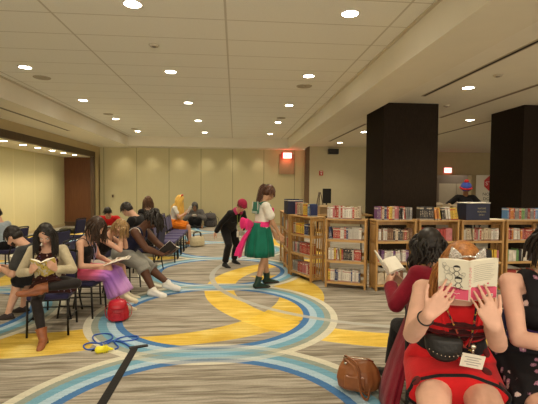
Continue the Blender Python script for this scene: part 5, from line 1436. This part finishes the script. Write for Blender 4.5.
for (cu, cz, R) in ((.74, .052, .012), (.66, .012, .016), (.82, .070, .008), (.58, .046, .012), (.2, .03, .008)):
    b = B(); tube(b, [cover_pt(u, v, 1, .0030) for u, v in circ(cu, cz, R / .125, R) + circ(cu + .02, cz - R * 1.5, R * .7 / .125, R * .6, 14, PI / 2, PI * 2.5)], .0007, 5)
    obj('drawn_outline', b, M_INKG, cv)
b = B()
for k in range(9):
    z = .072 - k * .009
    tube(b, [cover_pt(.12, z - .004, -1, .0030), cover_pt(.35, z, -1, .0030), cover_pt(.62 + .08 * math.sin(k * 2), z + .002, -1, .0030), cover_pt(.88 - .06 * (k % 3), z, -1, .0030)], .0007, 5)
obj('printed_text', b, M_INKG, cv)
for k, (u, z, R) in enumerate(((.42, -.034, .010), (.20, -.040, .006), (.66, -.018, .004), (.30, -.022, .003))): cover_shape('cover_dot', -1, circ(u, z, R / .125, R, 16)[:-1], M_PK, .0026)
cover_shape('barcode_label', -1, [(.60, -.068), (.86, -.068), (.86, -.082), (.60, -.082)], M_PAPER, .0029)
b = B()
for k in range(9): box(b, cover_pt(.63 + k * .025, -.075, -1, .0033), (.0012 + .0008 * (k % 3 == 0), .0006, .010), Matrix.Rotation(.30, 3, 'Z'))
obj('barcode', b, M_INK, cv)
b = B()
for k in range(7): 
    R = .0042 if k % 2 else .0034; tube(b, [V((R * math.cos(t), .0026, .060 - k * .0135 + R * math.sin(t))) for t in [q * PI / 5 for q in range(8 if k % 2 else 11)]], .0009, 5)
obj('spine_title', b, M_PK, cv)
b = B(); tube(b, [cover_pt(.30 + .05 * k, -.062 + .003 * math.sin(k * 2.2), 1, .0030) for k in range(10)], .0011, 5); obj('cover_title', b, M_PAPER, cv)

# ================= 17. woman in floral dress at the right edge
f = Fig(hip=(0, 0, .555), lean=8, hp=32, hy=10, g=1.15, sw=.175, feet=[(.13, .46, .08), (-.13, .46, .08)], kpole=[(.15, 1, 1)] * 2,
        hands=[(-.02, .36, .76), (-.16, .36, .78)], epole=[(1, -.2, -.8), (-.9, -.1, -1)], hdir=[(-.6, .6, .2), (.2, .8, .3)], curl=(.5, .5))
r = person('woman in black floral dress partly cut off by the right picture edge', f, SK_PALE, (1.67, 2.06), 163, 1.04, vox=.007)
top_garment('dress_bodice', f, r, M_FLOR, straps=.045, lo=.16, inf=.012)
b = B(); torso(b, f, .016, .04, .22, 1, 32); obj('purple_waistband', b, fabric('purple_cloth', (.055, .025, .13), .12), r)
seated_skirt('dress_skirt', f, r, M_FLOR, .86, .025, 8, .006, 7)
hair(f, r, H_BLACK, .16, 190, 90, .010)
shoes('shoe', f, r, M_BLACK, M_SOLE)
M = look(wpos(f, (-.10, .46, .80)), f.mw.to_3x3() @ V((0, .9, .5)), f.mw.to_3x3() @ V((0, .5, -.9)))
open_book('open book held by the woman in floral dress at the right edge', M, .125, .18, .009, .3, M_NAVY)

# ------------------------------------------------------------------ chairs (scaled to the room)
CH1.scale = CH2.scale = (.9, .9, .9)
chair((-1.90, 4.39), 189, 'black-framed chair under the woman in the cream jacket')
chair((-1.79, 4.94), -95, 'black-framed chair under the woman in the long skirt')
chair((-1.90, 5.50), -90, 'black-framed chair under the bent blonde woman')
chair((-1.63, 6.04), -98, 'black-framed chair under the man with dreadlocks')
chair((-2.07, 4.92), 92, 'black-framed chair under the man in charcoal t-shirt')
chair((-3.90, 7.3), 80, 'black-framed chair of the person farthest left')
chair((-1.54, 7.35), 80, 'chair under the man in black t-shirt')
chair((-2.78, 9.3), 190, 'chair under the person in the red t-shirt')
chair((-1.90, 9.15), 20, 'chair under the long brown-haired person facing away')
chair((1.43, 2.72), 14, 'black-framed chair under the crimson cardigan')
chair((1.17, 2.10), 165, 'black-framed chair under the woman in the red dress')
chair((1.67, 2.06), 163, 'black-framed chair under the woman in the floral dress')
for i, y in enumerate((8.35, 8.85, 9.35, 9.85, 10.25)):
    chair((-1.38, y), -90, ['nearest', 'second', 'third', 'fourth', 'farthest'][i] + ' empty seat of the purple row behind the man with dreadlocks', 'empty purple chairs in a row', 2)
chair((-1.62, 10.80), -92, 'purple chair under the person in the yellow wig', None, 2)
for i, (x, y) in enumerate(((-2.62, 5.95), (-3.0, 6.8), (-3.6, 9.2))):
    chair((x, y), -90 if i == 0 else 80, ['empty navy chair behind the woman in cream jacket', 'empty navy chair in the gap behind the woman in cream jacket', 'empty dark chair in front of the brown alcove door'][i])
# bag and jacket lying on the chair by the alcove
b = B(); rn = random.Random(3)
for k in range(9): ell(b, (rn.uniform(-.16, .16), rn.uniform(-.12, .12), .06 + rn.uniform(0, .06)), (.10, .08, .05))
t = obj('folded_jacket', b, fabric('olive_jacket', (.07, .06, .025), .3), None, (-3.6, 9.2, .44), .2, voxel=.012); tag(t, 'crumpled dark olive jacket on the empty chair near the alcove', 'jacket')
